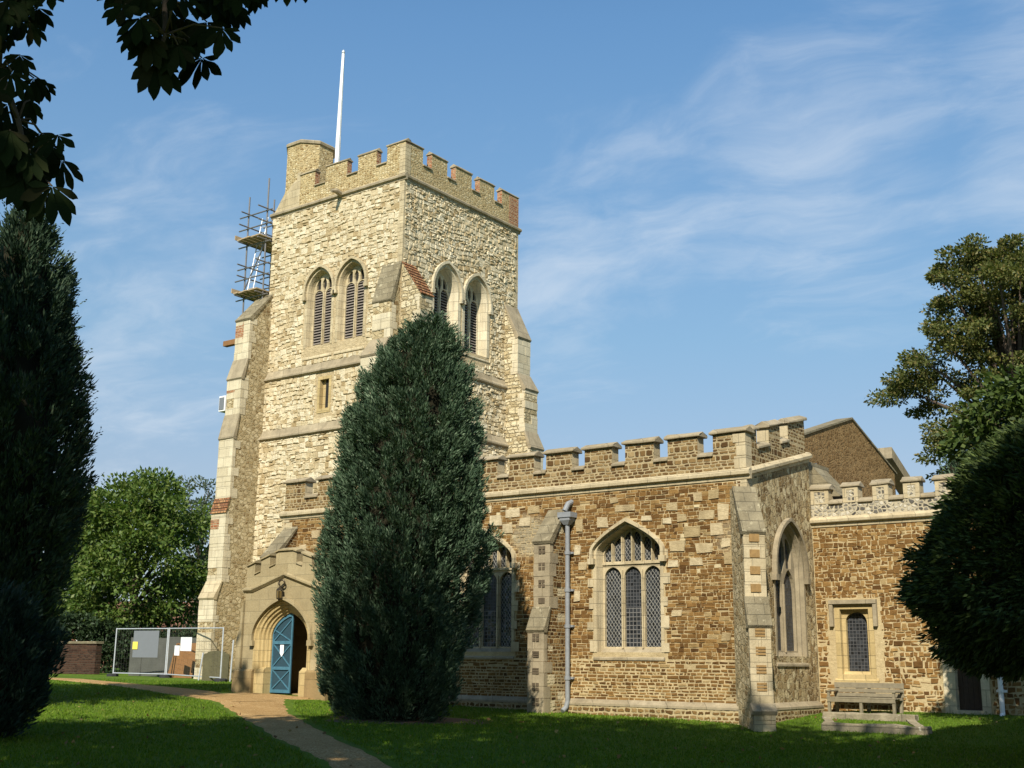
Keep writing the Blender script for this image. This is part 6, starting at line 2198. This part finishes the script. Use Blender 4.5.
# ---- the horse chestnut over the camera, its hanging sprays and its shade
def chestnut(label, base, lobs, branches):
    bx, by = base
    bz_ = gz(bx, by)
    root = thing('horse_chestnut_tree', label, 'tree', (bx, by, bz_))
    Vs = []
    for (cx, cy, cz, rx, ry, rz_, n) in lobs:
        d = rand_dirs(n) * (rng.uniform(0.05, 1, (n, 1)) ** 0.33)
        P = np.array([cx, cy, cz]) + d * np.array([rx, ry, rz_])
        # clumped outline
        P += rng.normal(size=(n, 3)) * 0.35
        Vs.append(blades(P, unit(d + rng.normal(size=(n, 3)) * 0.7 - np.array([0, 0, 0.5])), rng.uniform(0.35, 0.6, n), rng.uniform(0.22, 0.34, n), 0.0, 0.2))
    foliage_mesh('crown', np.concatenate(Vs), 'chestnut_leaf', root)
    c0 = lobs[0]
    trunk_mesh('trunk', [(bx, by, bz_ - 0.3), (bx, by, bz_ + 1.5), (bx * 0.8 + c0[0] * 0.2, by * 0.8 + c0[1] * 0.2, bz_ + 6), (c0[0], c0[1], c0[2])], [0.75, 0.55, 0.42, 0.15], root, n=14)
    m = MB()
    for (cx, cy, cz, rx, ry, rz_, n) in lobs:
        for k in range(7):
            a = k * 0.9 + cx
            e = (cx + 0.75 * rx * math.cos(a), cy + 0.75 * ry * math.sin(a), cz + rz_ * 0.4 * math.sin(k * 2.1))
            m.tube([(bx, by, bz_ + 5.5 + 0.2 * k), ((bx + e[0]) / 2, (by + e[1]) / 2, (bz_ + 6 + e[2]) / 2 + 1.0), e], [0.2, 0.13, 0.04], 7)
    m.build('limbs', 'bark', root, smooth=True, recalc=False)
    for pts, leaves in branches:
        mb_ = MB()
        n = len(pts)
        mb_.tube(pts, [0.035 * (1 - 0.75 * i / (n - 1)) for i in range(n)], 7)
        LV, LF = [], []
        for (lp, size, yaw_, tilt, ap) in leaves:
            lp = Vector(lp)
            att = min((Vector(p) for p in pts), key=lambda q: (q - lp).length)
            midp = (att + lp) / 2 + Vector((0, 0, 0.05))
            mb_.tube([att, midp, lp], [0.009, 0.006, 0.0045], 5)
            # seven leaflets fanned round the hanging axis
            ax_d = Vector((math.sin(yaw_) * math.sin(tilt), -math.cos(yaw_) * math.sin(tilt), -math.cos(tilt))).normalized()
            s0 = Vector((math.cos(yaw_), math.sin(yaw_), 0.0))
            nrm_ = ax_d.cross(s0).normalized()
            for q in range(7):
                a = (q - 3) / 3 * ap
                ln = size * (1.0 - 0.10 * abs(q - 3) - (0.12 if abs(q - 3) == 3 else 0)) * random.uniform(0.9, 1.08)
                d_ = (ax_d * math.cos(a) + s0 * math.sin(a) + nrm_ * random.uniform(-0.12, 0.22)).normalized()
                sd_ = d_.cross(nrm_).normalized()
                up_ = sd_.cross(d_)
                wd = ln * random.uniform(0.27, 0.34)
                prof_ = [(0.04, 0.05), (0.25, 0.36), (0.5, 0.78), (0.68, 1.0), (0.82, 0.82), (0.93, 0.36), (1.0, 0.0)]
                b = len(LV)
                droop_ = random.uniform(0.04, 0.14)
                for (t_, w_) in prof_:
                    c = lp + d_ * (ln * t_) - Vector((0, 0, 1)) * (droop_ * ln * t_ * t_)
                    jag = random.uniform(-0.02, 0.02) * ln
                    LV.append(tuple(c + sd_ * (wd * 0.5 * w_ + jag * (w_ > 0)) + up_ * (0.10 * wd * w_)))
                    LV.append(tuple(c))
                    LV.append(tuple(c - sd_ * (wd * 0.5 * w_ - jag * (w_ > 0)) + up_ * (0.10 * wd * w_)))
                for r_ in range(len(prof_) - 1):
                    o = b + r_ * 3
                    LF += [(o, o + 1, o + 4, o + 3), (o + 1, o + 2, o + 5, o + 4)]
        br = mb_.build('branch', 'bark', root, recalc=False, smooth=True)
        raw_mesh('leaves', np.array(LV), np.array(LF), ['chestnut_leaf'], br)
    return root


# branch lines and leaf positions in metres: leaf = (stalk end, length, facing, tilt, spread)
CHB = [{"pts":[[-7.074,2.779,6.241],[-6.669,2.969,5.555],[-6.367,3.142,5.066],[-6.201,3.248,4.673],[-6.098,3.334,4.364],[-6.016,3.379,4.081],[-5.94,3.411,3.922]],"leaves":[[[-5.974,3.128,4.986],0.2,0.961,0.035,1.292],[[-6.139,3.311,5.186],0.2,0.386,-0.143,1.385],[[-5.889,3.31,5.122],0.2,0.589,0.348,1.238],[[-6.212,3.443,5.169],0.19,0.879,0.17,1.11],[[-6.123,3.354,5.004],0.17,1.349,0.112,1.347],[[-6.206,3.244,4.897],0.2,0.384,0.229,1.286],[[-6.023,3.114,4.934],0.22,0.345,0.283,1.239],[[-6.256,3.21,4.738],0.2,1.362,0.207,1.418],[[-6.027,3.228,4.598],0.19,1.269,0.072,1.424],[[-6.224,3.473,4.724],0.2,0.425,-0.082,1.137],[[-6.241,3.548,4.735],0.15,0.831,0.163,1.17],[[-6.071,3.288,4.745],0.16,0.771,0.025,1.284],[[-6.128,3.281,4.444],0.2,1.393,0.191,1.422],[[-6.287,3.329,4.414],0.22,1.497,0.186,1.115],[[-6.232,3.436,4.409],0.2,1.465,0.302,1.278],[[-6.106,3.481,4.341],0.2,0.561,0.266,1.279],[[-5.835,3.436,4.237],0.2,0.384,0.277,1.446],[[-5.8,3.259,4.072],0.2,1.268,0.055,1.11],[[-5.952,3.239,4.105],0.2,1.23,0.286,1.068],[[-6.025,3.502,4.158],0.2,0.361,0.209,1.182],[[-6.124,3.648,4.236],0.2,1.484,0.103,1.449],[[-5.897,3.357,4.001],0.22,0.4,0.15,1.063],[[-5.864,3.278,3.93],0.22,0.797,0.155,1.112],[[-5.711,3.359,3.873],0.24,1.349,0.007,1.433],[[-6.173,3.584,4.023],0.22,0.761,0.08,1.258],[[-6.149,3.316,4.092],0.2,1.022,0.13,1.298],[[-6.376,3.267,5.063],0.2,0.916,0.066,1.338],[[-5.979,3.117,4.426],0.2,0.669,0.339,1.258],[[-6.116,3.258,4.969],0.2,0.321,0.058,1.282],[[-5.818,3.142,4.151],0.2,1.047,0.166,1.074],[[-6.031,3.508,4.255],0.18,0.867,0.19,1.191],[[-6.138,3.415,4.533],0.15,1.193,-0.139,1.074],[[-6.187,3.287,5.257],0.2,1.464,-0.024,1.233],[[-6.034,3.46,5.315],0.19,0.692,0.032,1.175]]},{"pts":[[-6.833,3.762,7.295],[-6.297,3.887,6.347],[-5.891,3.963,5.678],[-5.745,3.999,5.329],[-5.653,3.956,5.04],[-5.629,3.904,4.856]],"leaves":[[[-5.66,3.92,4.86],0.26,1.022,0.0,1.201],[[-5.67,4.251,5.021],0.24,0.34,0.135,1.344],[[-5.57,3.995,4.964],0.22,0.575,0.252,1.145],[[-5.65,3.772,5.066],0.22,0.83,0.199,1.091],[[-5.757,3.732,5.177],0.2,0.708,0.267,1.225],[[-5.863,4.054,5.299],0.22,0.511,0.018,1.31],[[-5.787,4.186,5.308],0.22,0.849,-0.037,1.098],[[-5.564,4.189,5.206],0.22,0.537,0.253,1.385],[[-5.372,4.156,5.085],0.22,0.642,0.254,1.307],[[-5.797,4.105,5.19],0.22,0.722,-0.085,1.167],[[-5.976,3.828,5.424],0.2,0.633,0.023,1.217],[[-5.739,3.849,5.308],0.22,0.799,0.31,1.112],[[-5.454,3.896,5.229],0.22,1.439,0.29,1.445],[[-5.523,4.164,5.372],0.22,1.448,0.314,1.139],[[-5.563,4.368,5.43],0.22,1.312,0.181,1.258],[[-5.655,3.855,4.975],0.22,0.717,-0.036,1.077],[[-5.636,4.141,5.085],0.2,0.652,0.255,1.068],[[-5.689,4.334,5.444],0.22,1.14,0.312,1.409],[[-5.868,4.085,5.414],0.22,1.0,-0.143,1.348],[[-5.312,4.222,5.38],0.22,0.667,0.181,1.26],[[-5.553,4.107,5.424],0.22,1.434,0.156,1.187],[[-5.389,4.19,5.419],0.22,1.342,0.089,1.363],[[-5.731,3.799,5.027],0.18,0.544,0.117,1.377]]},{"pts":[[-6.327,4.388,7.303],[-5.821,4.406,6.371],[-5.489,4.504,5.845],[-5.243,4.638,5.641]],"leaves":[[[-5.387,4.341,5.509],0.2,1.258,0.311,1.372],[[-5.51,4.602,5.699],0.2,0.317,0.164,1.395],[[-5.194,4.497,5.53],0.17,0.633,-0.016,1.261],[[-5.23,4.681,5.594],0.15,0.875,0.238,1.051],[[-5.317,4.353,5.406],0.15,0.46,-0.088,1.077],[[-5.44,4.777,5.792],0.2,1.333,-0.107,1.251],[[-5.316,4.518,5.614],0.19,0.685,0.026,1.309]]}]
lobs_a = [(-6.48, 1.56, 14.13, 7.0, 7.3, 4.7, 12500), (-10.54, -6.59, 14.77, 5.1, 7.5, 4.2, 9000), (-1.29, -0.05, 15.25, 4.7, 7.4, 7.3, 10500)]
lobs_b = [(3.8, 7.42, 13.9, 4.8, 4.6, 4.5, 7500)]
lobs_c = [(-22.81, 1.2, 15.4, 3.8, 7.2, 4.5, 8500)]
lobs_d = [(-15.53, -16.6, 14.29, 7.5, 4.2, 6.4, 9000)]
chestnut('horse chestnut whose drooping dark leaf sprays hang into the top left corner', (-10.2, -3.4), lobs_a, [(b['pts'], b['leaves']) for b in CHB])
chestnut('horse chestnut to the right of the viewpoint, shading the lawn by the yew', (5.6, 6.2), lobs_b, [])
chestnut('horse chestnut beyond the left edge, shading the dark cypress', (-24.5, 0.5), lobs_c, [])
chestnut('horse chestnut farthest behind the viewpoint, shading the left foreground', (-15.5, -16.6), lobs_d, [])


# ---- grass blades where the lawn is near or meets a wall
def grass_tufts():
    N = 230000
    th = R_(37.05) + rng.uniform(-0.46, 0.46, N)
    d = 14.0 + 32.0 * rng.uniform(0, 1, N) ** 1.15
    x, y = -np.sin(th) * d, np.cos(th) * d
    ok = np.ones(N, bool)
    for cs, ww in ((pc1, pw1), (pc2, pw2)):
        for c, w in zip(cs[::2], ww[::2]):
            ok &= np.hypot(x - c[0], y - c[1]) > w + 0.02 + 0.14 * rng.uniform(0, 1, N)
    ok &= ~((x > -30) & (x < -12.9) & (y > 26.9))
    ok &= ~((x > -28.6) & (x < -24.3) & (y > 24.0))
    ok &= ~((x > -13.1) & (y > 30.9))
    ok &= np.hypot(x + 18.75, y - 20.95) > 1.5
    x, y = x[ok], y[ok]
    n = len(x)
    P = np.stack([x, y, ground_z(x, y) - 0.01], -1)
    D = np.stack([rng.normal(size=n) * 0.5, rng.normal(size=n) * 0.5, np.ones(n)], -1)
    V = blades(P, D, rng.uniform(0.03, 0.085, n), rng.uniform(0.012, 0.022, n), 0.05)
    o = raw_mesh('grass', V, quads(n), ['grass_blade'])
    tag(o, 'short green grass blades of the churchyard lawn', 'grass', kind='stuff')


grass_tufts()

# a few fallen leaves on the grass and path
def fallen():
    n = 260
    th = R_(37.05) + rng.uniform(-0.45, 0.45, n)
    d = 14.5 + 20 * rng.uniform(0, 1, n)
    x, y = -np.sin(th) * d, np.cos(th) * d
    k = ~((y > 26.7) & (x < -12.9)) & ~((y > 30.8)) & ~((x > -28.6) & (x < -24.3) & (y > 24.0))
    x, y = x[k], y[k]
    P = np.stack([x, y, ground_z(x, y) + 0.045], -1)
    D = rng.normal(size=(len(x), 3)) * np.array([1, 1, 0.25])
    V = blades(P, D, rng.uniform(0.05, 0.12, len(x)), rng.uniform(0.04, 0.08, len(x)), 0.05)
    tag(raw_mesh('fallen_leaves', V, quads(len(x)), ['dead_leaf']), 'small brown and yellow leaves fallen on the lawn and path', 'leaves', kind='stuff')


fallen()

# bare worn soil patch under the cypress
m = MB()
nseg = 28
ring = []
for k in range(nseg):
    a = 2 * math.pi * k / nseg
    r_ = 1.75 + 0.25 * math.sin(3 * a) + 0.15 * math.sin(7 * a + 1)
    x, y = -18.75 + r_ * math.cos(a) * 1.1, 20.9 + r_ * math.sin(a)
    ring.append((x, y, gz(x, y) + 0.006))
m.v = ring + [(-18.75, 20.9, gz(-18.75, 20.9) + 0.02)]
m.f = [(k, (k + 1) % nseg, nseg) for k in range(nseg)]
m.k = [0] * nseg
tag(m.build('bare_ground', 'soil'), kind='structure', label='bare soil in the shade under the blue green cypress')
